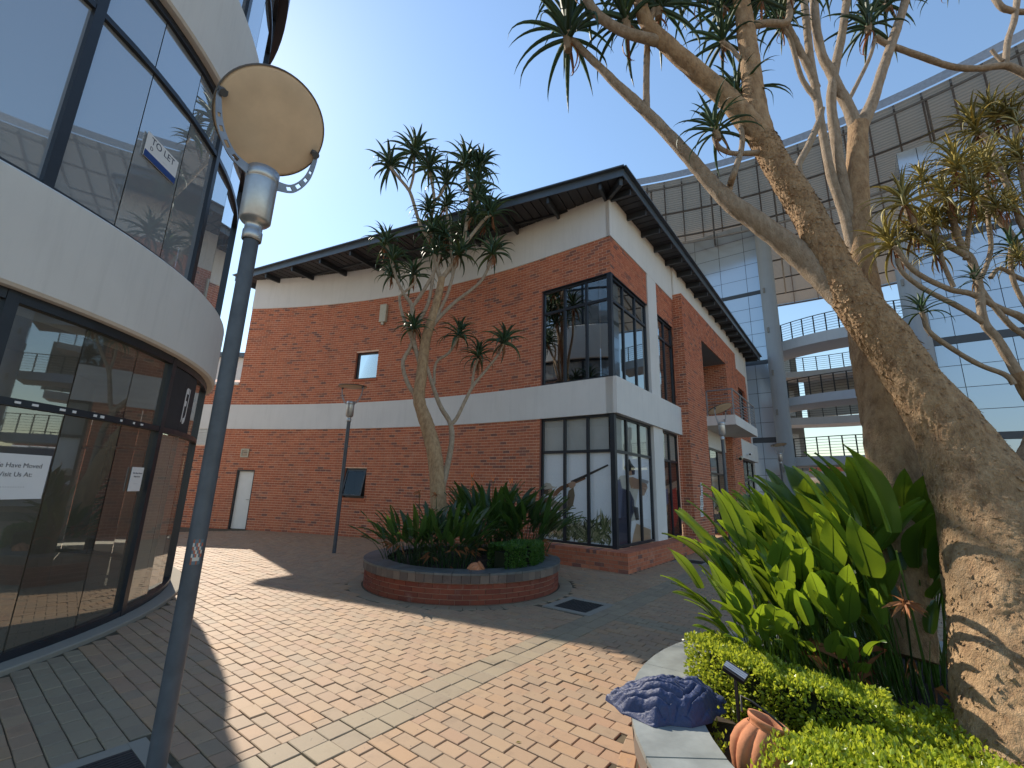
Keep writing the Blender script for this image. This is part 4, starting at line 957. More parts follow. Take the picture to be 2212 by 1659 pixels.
p3 = azD(37.5, 44); sl_ = thing('street_lamp', p3, 'slender white street lamp beyond the walkways', 'street lamp'); b = MB(); b.tube([p3, p3+UP*2.6, p3+UP*2.75+Vector((-.3, 0, 0))], .035, 8); b.build('pole', M['steel'], sl_); b = MB(); b.box(p3+UP*2.76+Vector((-.45, 0, 0)), (.2, 0, 0), (0, .08, 0), UP*.04); b.build('lamp_head', M['white_paint'], sl_)
p4 = azD(42.6, 30); ps = thing('advertising_panel', p4, 'blue and white panel with swirl motif behind trunk', 'sign'); tx = Vector((math.cos(math.radians(42.6)), -math.sin(math.radians(42.6)), 0)); fr_ = -azD(42.6, 1)
b = MB(); b.box(p4+UP*1.6, tx*1.4, fr_*.04, UP*1.6); b.build('board', M['paper'], ps); b = MB(); b.box(p4+UP*2.6+fr_*.045, tx*1.4, fr_*.004, UP*.55); b.build('blue_field', M['blue'], ps)
b = MB(); pts = [(math.cos(a_)*r_, math.sin(a_)*r_) for a_, r_ in [(i*.35, .62) for i in range(12)]+[(i*.35, .42+.015*i) for i in range(11, -1, -1)]]
for i in range(11): b.face([p4+UP*1.5+fr_*.05+tx*x+UP*z for x, z in (pts[i], pts[i+1], pts[22-i], pts[23-i])])
b.build('swirl', M['blue'], ps)

# ------------------------------------------------------------------ lamp posts
def lamp(base, paxis, phi, lab, sticker=False, zc=3.94):
    bx, by = base; t = thing('lamp_post', (bx, by, 0), lab, 'lamp post', 'disc topped lamp posts in the courtyard')
    o = Vector((bx, by, 0)); px_ = Vector((paxis[0], paxis[1], 0)).normalized()
    b = MB(); b.tube([o-UP*.02, o+UP*(zc-.52)], .048, 24); b.build('pole', M['pole'], t)
    b = MB(); b.lathe([(.055, zc-.56), (.062, zc-.555), (.062, zc-.49), (.056, zc-.485), (.056, zc-.43), (.085, zc-.42), (.10, zc-.40), (.103, zc-.10), (.103, zc-.098), (.097, zc-.095), (.104, zc-.09), (.106, zc-.005), (.09, zc), (0, zc)], o, 32); b.build('collar', M['galv'], t)
    cd = o+UP*(zc+.41); hor = Vector((px_.y, -px_.x, 0)); n = hor*math.cos(phi)-UP*math.sin(phi); y = n.cross(px_); mx = Matrix((px_, y, n)).transposed()
    R_ = .375
    b = MB(); b.lathe([(0, .012), (R_*.6, .010), (R_*.93, .0), (R_-.004, -.006), (R_, -.014), (R_-.004, -.024), (R_*.6, -.032), (0, -.034)], cd, 56, mx); disc = b.build('disc', M['disc'], t)
    b = MB(); b.lathe([(R_-.003, .000), (R_+.004, -.006), (R_+.004, -.02), (R_-.003, -.027)], cd, 56, mx); b.build('rim', M['disc_rim'], disc)
    for s_ in (-1, 1):
        pv = cd+px_*s_*(R_-.03); st = o+UP*(zc-.05)+px_*s_*.10
        ctrl = [(*st, 1), (*(st+px_*s_*.12+UP*.05), 1), (*(o+px_*s_*.315+UP*(zc+.15)), 1), (*(pv+px_*s_*.012-UP*.07), 1), (*(pv+px_*s_*.010), 1)]
        ln = [Vector(q[:3]) for q in catmull(ctrl, 5)]; b = MB(); K = len(ln); hol = (4, 6, 8, 9)
        ln = [Vector(q[:3]) for q in catmull(ctrl, 14)]; K = len(ln); nrm = hor
        wd = [.040+(.011-.040)*(k/(K-1))**.7 for k in range(K)]; pe = []
        for k in range(K): tq = (ln[min(k+1, K-1)]-ln[max(k-1, 0)]).normalized(); pe.append(tq.cross(nrm).normalized())
        def loft(k0, k1, f0_, f1_):       # strip between two fractions of the width
            vs = []
            for k in range(k0, k1+1):
                for f_, h_ in ((f0_, -.005), (f1_, -.005), (f1_, .005), (f0_, .005)): vs.append(ln[k]+pe[k]*wd[k]*f_+nrm*h_)
            n_ = k1-k0; fs = [(4*k+j, 4*k+(j+1) % 4, 4*k+4+(j+1) % 4, 4*k+4+j) for k in range(n_) for j in range(4)]+[(3, 2, 1, 0), (4*n_, 4*n_+1, 4*n_+2, 4*n_+3)]
            b.mesh(vs, fs)
        loft(0, K-1, .5, 1.); loft(0, K-1, -1., -.5)
        holes_ = [(9, 13), (17, 21), (25, 28), (32, 34)]; k0 = 0
        for h0_, h1_ in holes_+[(K-1, K-1)]: loft(k0, h0_, -.5, .5); k0 = h1_
        b.build('arm', M['steel'], t)
        b = MB(); b.tube([pv-n*.03, pv+n*.05], .026, 12); b.tube([pv-px_*.03, pv+px_*.03], .02, 10); b.build('pivot_knob', M['pole'], t)
    if sticker:
        q = o+UP*1.33; vdir = (Vector((0, 0, 0))-o); vdir.z = 0; vdir.normalize(); a0_ = math.atan2(vdir.y, vdir.x)
        cols = [(.10, .16, .20), (.45, .12, .06), (.60, .56, .50), (.32, .09, .05)]
        b = MB()
        for i in range(6):
            a_ = a0_-.35+i*.18; c_ = a_+.18
            for j in range(7):
                z0_ = q.z-.07+j*.02; col = cols[(i+j) % 3] if 1 < j < 6 else cols[0 if (i % 3) else 3]
                if j == 1 and i in (1, 2, 3, 4): col = cols[2]
                b.face([o+Vector((math.cos(x_)*.0490, math.sin(x_)*.0490, z_)) for x_, z_ in ((a_, z0_), (c_, z0_), (c_, z0_+.02), (a_, z0_+.02))], 0, col)
        b.build('sticker', M['print'], t)
pA, pB = G(487, 212, 4.35), G(685, 345, 4.35)
lamp((-1.855, 2.81), (pB-pA).xy, math.radians(47), 'tall grey lamp post with tilted cream disc and worn sticker beside round glass building', True)
lamp((-4.42, 12.05), (.9, -.35), math.radians(93), 'grey lamp post with nearly level disc in front of curved brick wall')
lamp((6.58, 13.76), (.75, .6), math.radians(68), 'grey lamp post with tilted disc in front of the balcony')
lamp((14.2, 23.5), (.9, .3), math.radians(80), 'far lamp post with disc standing before the glass tower')

# ------------------------------------------------------------------ round planters
def planter(name, c, R, lab, cw, h=.45, ch=.15, ncop=36, lim=300, mb_='brick_wet', sm_='slate'):
    t = thing(name, (c.x, c.y, 0), lab, 'planter'); bl = []
    def ring(s, o=0.): a = s/R; return Vector((c.x+(R-.02+o)*math.cos(a), c.y+(R-.02+o)*math.sin(a))), Vector((-math.sin(a), math.cos(a))), Vector((math.cos(a), math.sin(a)))
    n_ = round(2*math.pi*R/.236); un = 2*math.pi*R/n_; lay(ring, 0, 2*math.pi*R, 0, h-ch, (), un, (h-ch)/round((h-ch)/.082), lst=bl)
    b = MB(); b.lathe([(R-.03, -.02), (R-.03, h-ch+.002), (R-cw, h-ch+.002), (R-cw, -.02)], (c.x, c.y, 0), 72, None, 0, False); b.build('mortar_wall', M['mortar_dark'], t)
    brick_objects(bl, t, M[mb_], lim)
    for k in range(ncop):                # slate slabs on top, small face stones round the edge
        a0_, a1_ = 2*math.pi*k/ncop+.004/R, 2*math.pi*(k+1)/ncop-.004/R; m_ = 3; pts = []
        for j in range(m_+1): a = a0_+(a1_-a0_)*j/m_; pts.append((c.x+(R+.02)*math.cos(a), c.y+(R+.02)*math.sin(a)))
        for j in range(m_, -1, -1): a = a0_+(a1_-a0_)*j/m_; pts.append((c.x+(R-cw)*math.cos(a), c.y+(R-cw)*math.sin(a)))
        b = MB(); dz = random.gauss(0, .0012); b.prism(pts, h-.03, h+dz); b.build('coping_slab', M[sm_], t)
    nf = ncop*2
    for k in range(nf):
        a0_, a1_ = 2*math.pi*k/nf+.003/R, 2*math.pi*(k+1)/nf-.003/R; ro = R+.012+random.gauss(0, .002)
        pts = [(c.x+ro*math.cos(a0_), c.y+ro*math.sin(a0_)), (c.x+ro*math.cos(a1_), c.y+ro*math.sin(a1_)), (c.x+(R-.03)*math.cos(a1_), c.y+(R-.03)*math.sin(a1_)), (c.x+(R-.03)*math.cos(a0_), c.y+(R-.03)*math.sin(a0_))]
        b = MB(); b.prism(pts, h-ch+.003, h-.032); b.build('edge_stone', M['slate_edge'], t)
    b = MB(); N = 40; zz_ = h-.10
    for i in range(1, 9):
        for k in range(N):
            def q(i_, k_): rr = (R-cw+.005)*i_/8; a = 2*math.pi*k_/N; x, y = c.x+rr*math.cos(a), c.y+rr*math.sin(a); return (x, y, zz_+.035*noise.noise(Vector((x*3, y*3, 1)))+.05*(1-(i_/8)**2))
            if i == 1: b.face([(c.x, c.y, zz_+.05), q(1, k), q(1, k+1)], sm=True)
            else: b.face([q(i-1, k), q(i, k), q(i, k+1), q(i-1, k+1)], sm=True)
    b.build('soil', M['soil'], t); return t
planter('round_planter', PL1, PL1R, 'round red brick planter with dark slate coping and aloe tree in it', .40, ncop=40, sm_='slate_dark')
planter('round_planter', PL2, PL2R, 'round planter with broad slate coping carrying the crumpled jacket', .39, ncop=22, lim=120)

# ------------------------------------------------------------------ aloe trees
def leaf_mesh(ln, wd, elev, droop, m, seed=0, thick=.35, segs=10):
    rr = random.Random(seed); b = MB(); p = Vector((0, 0, 0)); e = elev; prev = None; tw = rr.uniform(-.25, .25); side = rr.uniform(-.12, .12); ring = []
    for k in range(segs+1):
        f = k/segs; w_ = wd*(.75+.25*min(1, f*6))*(1-f**1.6)+.0008; d = Vector((math.cos(e), math.sin(side*f*2)*.3, math.sin(e))).normalized(); u = Vector((-math.sin(e), 0, math.cos(e)))
        y = Vector((0, 1, 0)); ring.append((p+y*w_+u*w_*.28, p-u*w_*thick, p-y*w_+u*w_*.28, p+u*w_*.02))
        p = p+d*ln/segs; e -= droop/segs*(.35+1.3*f); e = max(e, -1.52)
    vs = [q for r in ring for q in r]; fs = []
    for k in range(segs):
        o, n = 4*k, 4*k+4
        for j in range(4): fs.append((o+j, o+(j+1) % 4, n+(j+1) % 4, n+j))
    b.mesh(vs, fs, rr.random(), None, True); return b
def leaf_set(pre, ln, wd, m, n=7, deadm=None):
    L = []
    for i in range(n):
        f = i/(n-1); L.append(leaf_mesh(ln*(.62+.38*min(1, f*1.6)), wd, 1.35-1.30*f, 1.15+1.35*f, m, i*7+3))
    return L
LEAVES = {}
def rosette(parent, c, size, m='aloe', nleaf=26, separate=False, axis=None, dead=0, seed=0, thin=.055):
    rr = random.Random(seed*13+5); key = (m, thin)
    if key not in LEAVES:
        ls = leaf_set('leaf', 1., thin, M[m]); LEAVES[key] = [(l, meshof(l, 'leaf', M[m])) for l in ls]
    L = LEAVES[key]; ax = Vector(axis if axis else (0, 0, 1)).normalized(); x0 = ax.orthogonal().normalized(); y0 = ax.cross(x0)
    mb = MB(); N = len(L)
    stub = MB(); stub.tube([c-ax*size*.30, c+ax*size*.04], [size*.05, size*.075], 8)
    core = None
    mats = []
    for i in range(nleaf):
        f = (i+.3)/nleaf; k = min(N-1, int(f*N*.999)); a = i*2.39996+rr.uniform(-.2, .2); s = size*rr.uniform(.82, 1.12)
        tilt = rr.uniform(-.16, .16)
        xx = x0*math.cos(a)+y0*math.sin(a); yy = ax.cross(xx); R_ = Matrix.Rotation(tilt, 3, yy); o = c+ax*size*(.10-.26*f)
        mw = basis(R_ @ xx*s, yy*s, R_ @ ax*s, o); mats.append((k, mw))
    if separate:
        core = stub.build('rosette', M['bark_pale'], parent)
        for k, mw in mats: inst(L[k][1], 'leaf', core, mw)
    else:
        for k, mw in mats:
            l = L[k][0]; mb.mesh([mw @ Vector(v) for v in l.v], l.f, rr.random(), None, True)
        core = mb.build('rosette', M[m], parent)
    if dead:
        db = MB()
        for i in range(dead):
            a = rr.uniform(0, 6.28); xx = x0*math.cos(a)+y0*math.sin(a); yy = ax.cross(xx); l = L[N-1][0]; s = size*rr.uniform(.5, .9); R_ = Matrix.Rotation(.95, 3, yy)
            mw = basis(R_ @ xx*s*.8, yy*s*.7, R_ @ ax*s*.7, c-ax*size*rr.uniform(.12, .3)); db.mesh([mw @ Vector(v) for v in l.v], l.f, rr.random(), None, True)
        db.build('dry_leaves', M['dead'], parent)
    return core
def stems(parent, lst, Y0, m='bark_pale', name='branch', n=10, amp=.06, sub=6):
    for nodes in lst:
        q = []
        for nd_ in nodes:
            x, y, r = nd_[:3]; Y = nd_[3] if len(nd_) > 3 else (Y0(y) if callable(Y0) else Y0); p = AY(x, y, Y); q.append((p.x, p.y, p.z, pxr(r, p)))
        c = catmull(q, sub); b = MB(); ph = random.random()*50
        b.tube([Vector(v[:3]) for v in c], [max(.004, v[3]) for v in c], n, 0., True, True, lambda p_, r_: r_*(amp*noise.noise(p_*14+Vector((ph, 0, 0)))+amp*.5*noise.noise(p_*40)))
        b.build(name, M[m], parent)
# --- middle tree in the planter
Yb = lambda y: 9.6+(1075-y)*.0023
tb = AY(955, 1075, 9.6)
TB = thing('aloe_tree', (tb.x, tb.y, .36), 'tall slender many branched aloe tree growing from the round brick planter', 'tree')
stems(TB, [[(948, 1150, 20), (947, 1075, 18), (940, 988, 16.5), (922, 917, 15), (905, 863, 13), (911, 809, 12), (919, 738, 11), (934, 688, 10), (947, 639, 8.5), (954, 600, 7.5)]], Yb, 'bark', 'trunk', 20, .10, 10)
brB = [
 [(956, 1050, 7), (965, 1013, 6.5), (976, 953, 6), (972, 913, 5.5), (951, 877, 5), (933, 827, 4.5), (922, 791, 4)],
 [(973, 915, 5), (987, 902, 4.2), (1019, 838, 3.6), (1048, 802, 3), (1076, 766, 2.6), (1088, 742, 2.6)],
 [(1019, 838, 3), (1024, 800, 2.6), (1032, 775, 2.5)],
 [(938, 830, 3), (942, 784, 3), (969, 763, 3), (986, 735, 3), (992, 725, 2.8)],
 [(904, 866, 6), (894, 850, 5), (879, 824, 4.6), (870, 783, 4.4), (887, 749, 4.2), (897, 716, 4), (908, 690, 4), (925, 655, 4), (934, 607, 3.8), (938, 558, 3.4), (934, 519, 3), (934, 500, 3)],
 [(912, 800, 6), (897, 750, 5), (889, 704, 5), (890, 662, 5), (873, 636, 4), (856, 600, 3.6), (843, 555, 3.3), (835, 530, 3.3)],
 [(890, 735, 4), (869, 678, 3.5), (863, 645, 3.2), (868, 636, 3), (895, 612, 2.6), (896, 596, 2.6)],
 [(892, 662, 4), (918, 623, 4), (941, 580, 3.6), (951, 545, 3.2)],
 [(952, 604, 6), (944, 578, 5), (931, 525, 4.4), (908, 486, 4.2), (889, 424, 4), (879, 405, 3.8), (860, 382, 3.5), (844, 361, 3.4)],
 [(884, 412, 3), (892, 385, 3), (895, 350, 3), (895, 332, 3)],
 [(932, 520, 4), (931, 476, 4), (938, 431, 3.8), (931, 385, 3.2), (928, 364, 3.2)],
 [(938, 435, 3), (952, 420, 2.8), (962, 400, 2.8)],
 [(956, 600, 5.5), (980, 567, 5), (1000, 535, 4.6), (1006, 493, 4.2), (1013, 444, 3.8), (1016, 411, 3.4), (1007, 362, 3.2)],
 [(1014, 430, 3), (1026, 400, 2.8), (1034, 368, 2.8)],
 [(1002, 530, 4), (1026, 499, 3.8), (1045, 476, 3.5), (1060, 464, 3.2)],
 [(930, 712, 5), (945, 690, 4.5), (980, 655, 4), (1022, 623, 3.4), (1042, 603, 3.2), (1058, 571, 3), (1065, 548, 3)],
 [(940, 690, 4), (965, 640, 3.5), (975, 607, 3.4), (985, 570, 3), (993, 550, 3)],
 [(978, 600, 3), (975, 540, 3), (968, 480, 2.8), (964, 448, 2.6)], [(1008, 490, 3), (1025, 455, 2.8), (1032, 434, 2.8)],
 [(890, 740, 3), (893, 720, 2.6), (895, 708, 2.6)]]
stems(TB, brB, Yb, 'bark_pale')
roB = [(843, 355, 46), (895, 325, 52), (928, 358, 46), (964, 390, 44), (1006, 350, 52), (1035, 356, 46), (1032, 392, 40), (925, 450, 36), (964, 440, 40), (1032, 428, 40), (1061, 458, 46), (1050, 480, 36), (934, 495, 42), (960, 505, 36), (1000, 500, 36), (834, 524, 44), (850, 560, 38), (845, 590, 34), (951, 538, 40), (993, 545, 40), (1065, 542, 42), (895, 590, 40), (895, 704, 36), (992, 720, 40), (1033, 766, 36), (1089, 735, 40), (940, 545, 34), (1020, 460, 34)]
for i, (x, y, r) in enumerate(roB):
    Y = Yb(y)+(random.uniform(-.2, .35) if i not in (23, 24, 25) else 0); c = AY(x, y, Y); s = pxr(r, c)
    rosette(TB, c, s*1.62, 'aloe', 34, False, (random.uniform(-.3, .3), random.uniform(-.3, .3), 1), 5 if y > 420 else 0, i, .062)
# --- big leaning tree on the right
Ya = lambda y: 2.6+(1659-y)*.00085
ta_ = AY(2215, 1659, 2.6)
TA = thing('aloe_tree', (ta_.x, ta_.y, .36), 'thick leaning aloe tree with flaky bark rising from the right planter', 'tree')
def trunkdis(p, r):
    v = Vector((p.x, p.y, p.z*.55)); k = min(1, r/.16); return r*.06*noise.noise(v*5)+k*(.014*noise.noise(v*9)-.013*abs(noise.noise(Vector((p.x, p.y, p.z*.30))*34))-.008*abs(noise.noise(Vector((p.x, p.y, p.z*.5))*85))+.006)
def bigstem(parent, nodes, Y0, m, name, n, sub):
    q = []
    for nd_ in nodes:
        x, y, r = nd_[:3]; Y = nd_[3] if len(nd_) > 3 else (Y0(y) if callable(Y0) else Y0); p = AY(x, y, Y); q.append((p.x, p.y, p.z, pxr(r, p)))
    c = catmull(q, sub); b = MB(); b.tube([Vector(v[:3]) for v in c], [v[3] for v in c], n, 0., True, True, trunkdis); o = b.build(name, M[m], parent); return c
trA = bigstem(TA, [(2232, 1800, 195), (2222, 1659, 187), (2200, 1400, 167), (2172, 1200, 150), (2118, 1052, 120), (2046, 930, 82), (1974, 822, 62), (1910, 730, 54), (1852, 655, 49), (1800, 570, 41), (1745, 463, 36), (1692, 380, 33), (1647, 300, 31)], Ya, 'bark', 'trunk', 150, 64)
trA2 = bigstem(TA, [(2190, 1180, 95), (2232, 1040, 62), (2280, 930, 55), (2350, 780, 50)], Ya, 'bark', 'trunk', 44, 20)
bigstem(TA, [(1655, 315, 30), (1580, 222, 26), (1500, 150, 23), (1442, 98, 21), (1395, 45, 18), (1372, -40, 16)], Ya, 'bark', 'limb', 28, 14)
bigstem(TA, [(1648, 300, 28), (1628, 205, 26), (1616, 100, 24), (1602, 0, 22), (1595, -80, 20)], Ya, 'bark', 'limb', 28, 14)
bigstem(TA, [(1850, 665, 34), (1790, 612, 32, 3.56), (1720, 545, 28, 3.66), (1640, 483, 24, 3.76), (1580, 440, 21, 3.84), (1540, 400, 18, 3.9), (1470, 320, 15, 4.0), (1400, 246, 13.5, 4.1), (1330, 180, 11, 4.2), (1270, 120, 9, 4.3), (1238, 88, 8.5, 4.36)], Ya, 'bark_pale', 'limb', 26, 14)
stems(TA, [[(1440, 92, 15), (1400, 84, 14), (1340, 65, 13), (1290, 30, 12), (1262, -15, 11), (1250, -60, 10)],
 [(1398, 250, 9, 4.1), (1396, 200, 8.5, 4.1), (1398, 100, 8, 4.05), (1402, 60, 8, 4.0), (1412, 20, 8, 4.0)],
 [(1640, 330, 8), (1613, 331, 6.5), (1580, 331, 6), (1553, 318, 6), (1543, 296, 6), (1544, 282, 6)],
 [(1570, 430, 9, 3.85), (1577, 400, 8, 3.85), (1584, 378, 8), (1601, 325, 7), (1603, 290, 7), (1594, 215, 7)],
 [(1740, 405, 12), (1724, 362, 9), (1746, 316, 9), (1769, 262, 8), (1776, 235, 7)],
 [(1625, 55, 11), (1660, 50, 10), (1700, 47, 10), (1708, 0, 9), (1712, -40, 9)],
 [(1600, 130, 6), (1580, 105, 6), (1562, 92, 6)], [(1610, 0, 9), (1570, -30, 8), (1540, -60, 8)]], Ya, 'bark_pale', 'branch', 14, .10)
roA = [(1226, 66, 118, 1), (1350, 34, 100, 1), (1422, 6, 112, 1), (1560, 84, 84, 1), (1594, 200, 84, 1), (1544, 275, 78, 1), (1560, 10, 80, 1), (1640, -10, 90, 0), (1705, -40, 90, 0), (1505, -30, 90, 1), (1255, -60, 110, 0), (1375, -60, 100, 0), (1450, -70, 100, 0), (1600, -90, 100, 0)]
for i, (x, y, r, sp) in enumerate(roA):
    c = AY(x, y, (4.36 if i == 0 else Ya(y))+random.uniform(-.08, .2)*(i > 0)); s = pxr(r, c)
    rosette(TA, c, s*1.75, 'aloe', 30, bool(sp), (random.uniform(-.25, .15), random.uniform(-.2, .2), 1), 3, i+40, .042)
# peeling bark flakes on the sunny trunk
fl = MB(); rr = random.Random(3)
for i in range(9000):
    k = rr.randrange(0, len(trA)-2); v = trA[k]; a = rr.uniform(0, 6.283); t_ = (Vector(trA[k+1][:3])-Vector(v[:3])).normalized(); u = t_.orthogonal().normalized(); w_ = t_.cross(u); d = u*math.cos(a)+w_*math.sin(a); base = Vector(v[:3])+t_*rr.uniform(0, .02)
    q = base+d*v[3]; q = q+d*trunkdis(q, v[3]); side = t_.cross(d); s = rr.uniform(.006, .020)*(1 if rr.random() < .85 else 1.6); lift = rr.uniform(.1, .6)
    dn = (-t_ if rr.random() < .75 else side); tip = q+dn*s*rr.uniform(.8, 1.6)+d*s*lift
    fl.face([q-side*s*.5-d*.004, q+side*s*.5-d*.004, tip+side*s*.3, tip-side*s*.25], rr.random())
fl.build('bark_flakes', M['bark'], TA, kind='stuff')
# --- second trunk behind it
Yc = lambda y: 3.6+(1420-y)*.0006
tc_ = AY(1935, 1300, 3.67)
TC = thing('aloe_tree', (tc_.x, tc_.y, .36), 'second grey aloe trunk standing behind the thick leaning one, forked high up', 'tree')
bigstem(TC, [(1965, 1420, 66), (1950, 1250, 62), (1936, 1090, 58), (1925, 980, 56), (1905, 860, 52), (1882, 750, 46), (1866, 640, 38), (1858, 540, 30), (1853, 440, 27), (1851, 352, 25), (1854, 270, 24)], Yc, 'bark', 'trunk', 48, 22)
bigstem(TC, [(1856, 280, 20), (1884, 220, 15), (1902, 164, 13.5), (1928, 88, 13), (1951, 18, 12), (1970, -50, 11)], Yc, 'bark_pale', 'limb', 20, 12)
bigstem(TC, [(1852, 280, 18), (1831, 229, 15), (1810, 190, 14), (1793, 152, 13), (1775, 117, 12), (1761, 44, 11.5), (1757, -40, 11)], Yc, 'bark_pale', 'limb', 20, 12)
bigstem(TC, [(1846, 560, 14), (1825, 469, 12), (1796, 381, 11), (1778, 293, 10), (1764, 205, 10), (1749, 117, 10), (1740, 29, 9.5), (1732, -40, 9)], Yc, 'bark_pale', 'limb', 18, 12)
bigstem(TC, [(1848, 500, 15), (1822, 400, 13.5), (1804, 293, 13), (1796, 210, 12), (1807, 132, 11.5), (1819, 73, 11), (1829, 0, 10.5), (1835, -60, 10)], Yc, 'bark_pale', 'limb', 18, 12)
stems(TC, [[(1766, 222, 7.5), (1756, 205, 7), (1731, 167, 6.5), (1708, 88, 6), (1690, 58, 6)], [(1764, 190, 10), (1746, 146, 10), (1717, 88, 9.5), (1700, 47, 9), (1706, -10, 9)], [(1834, 215, 6), (1854, 176, 5.5), (1878, 126, 5), (1890, 86, 5)],
 [(1890, 80, 8), (1913, 94, 8), (1942, 105, 8.5), (2001, 126, 9), (2060, 145, 9), (2118, 148, 9.5), (2177, 143, 11), (2240, 175, 12)], [(2172, 140, 9), (2177, 88, 9), (2191, 44, 9), (2199, -20, 9)], [(2145, -10, 9), (2168, 18, 9), (2212, 26, 9), (2260, 22, 9)], [(2165, 132, 6), (2150, 118, 5), (2142, 108, 5)]], Yc, 'bark_pale', 'branch', 12, .10)
roC = [(1680, 18, 70, 1), (1875, 48, 92, 1), (1912, 2, 88, 1), (1690, 52, 60, 0), (1770, -50, 80, 0), (1835, -60, 90, 0), (1965, -60, 90, 0), (2050, -50, 70, 0)]
for i, (x, y, r, sp) in enumerate(roC):
    c = AY(x, y, Yc(y)+random.uniform(-.1, .1)); s = pxr(r, c); rosette(TC, c, s*1.7, 'aloe', 28, bool(sp), (random.uniform(-.25, .25), random.uniform(-.2, .2), 1), 3, i+70, .042)
# --- bushy tree at the right edge
Yd = 3.3; td_ = AY(2330, 1250, Yd)
TD = thing('aloe_tree', (td_.x, td_.y, .36), 'bushy aloe tree with yellowish leaf rosettes before the right glass tower', 'tree')
bigstem(TD, [(2420, 1500, 52, 3.3), (2370, 1250, 46, 3.3), (2310, 1000, 38), (2262, 900, 30), (2215, 835, 20), (2196, 805, 15)], Yd, 'bark', 'trunk', 30, 14)
stems(TD, [[(2290, 960, 16), (2250, 740, 14), (2213, 690, 11), (2155, 664, 9), (2099, 635, 8), (2055, 626, 7.5), (1996, 599, 7), (1961, 573, 6.5), (1944, 547, 6.5), (1930, 533, 6)],
 [(2205, 820, 14), (2155, 734, 12), (2125, 693, 11), (2114, 617, 11), (2098, 560, 10), (2078, 535, 9), (2049, 447, 8), (2042, 425, 7)],
 [(2128, 700, 9), (2084, 670, 8), (2026, 640, 7), (1985, 617, 6.5), (1949, 588, 6), (1938, 560, 6)],
 [(2190, 830, 8), (2172, 810, 7.5), (2114, 787, 7), (2055, 752, 7), (2008, 717, 6.5), (1996, 687, 6.5), (1991, 674, 6)],
 [(2250, 640, 10), (2213, 558, 10), (2172, 491, 9), (2143, 456, 9), (2108, 421, 8.5), (2084, 394, 8), (2076, 375, 8)],
 [(2086, 560, 7), (2090, 520, 6), (2096, 465, 6), (2100, 430, 6)],
 [(2084, 550, 9), (2046, 529, 8.5), (1990, 497, 8), (1967, 470, 7.5), (1953, 440, 7.5)],
 [(2240, 560, 9), (2201, 470, 8), (2184, 421, 8), (2155, 353, 7.5), (2140, 310, 7), (2120, 290, 7)], [(2230, 500, 8), (2215, 420, 7.5), (2200, 340, 7), (2192, 275, 7)],
 [(2300, 960, 9), (2240, 760, 8), (2180, 700, 8), (2130, 640, 7), (2100, 590, 7)], [(2240, 700, 7), (2190, 610, 6.5), (2184, 535, 6.5)], [(2060, 620, 6), (2035, 560, 5.5), (2022, 490, 5.5)], [(2120, 600, 6), (2140, 540, 6), (2135, 470, 6), (2131, 375, 6)], [(2250, 620, 7), (2200, 600, 6.5), (2160, 580, 6), (2140, 600, 6)]], Yd, 'bark_pale', 'branch', 12, .12)
roD = [(2106, 276, 92), (2147, 244, 84), (2191, 258, 88), (1952, 430, 78), (1923, 524, 76), (2064, 354, 84), (2085, 372, 70), (1984, 488, 64), (2131, 358, 78), (2172, 378, 74), (2201, 335, 80), (2040, 417, 70), (2020, 478, 64), (2100, 420, 70), (2150, 440, 60), (2060, 470, 60), (2190, 440, 60), (1970, 505, 56), (2120, 470, 56)]+[(random.Random(i).uniform(1960, 2212), random.Random(i+50).uniform(330, 560), 58) for i in range(6)]
for i, (x, y, r) in enumerate(roD):
    c = AY(x, y, Yd+random.uniform(-.2, .25)); s = pxr(r, c); rosette(TD, c, s*1.75, 'aloe_sunlit', 44, False, (random.uniform(-.4, .1), random.uniform(-.2, .2), 1), 7, i+100, .034)
for i, (x, y, r) in enumerate(((1991, 668, 66), (2184, 528, 70), (2105, 600, 50))):
    c = AY(x, y, Yd); rosette(TD, c, pxr(r, c)*1.5, 'aloe', 22, False, None, 2, i+140, .042)
p = azD(35.1, 34.5, .5); rosette(pp_, p+UP*.15, .75, 'aloe', 26, False, None, 0, 200, .05)

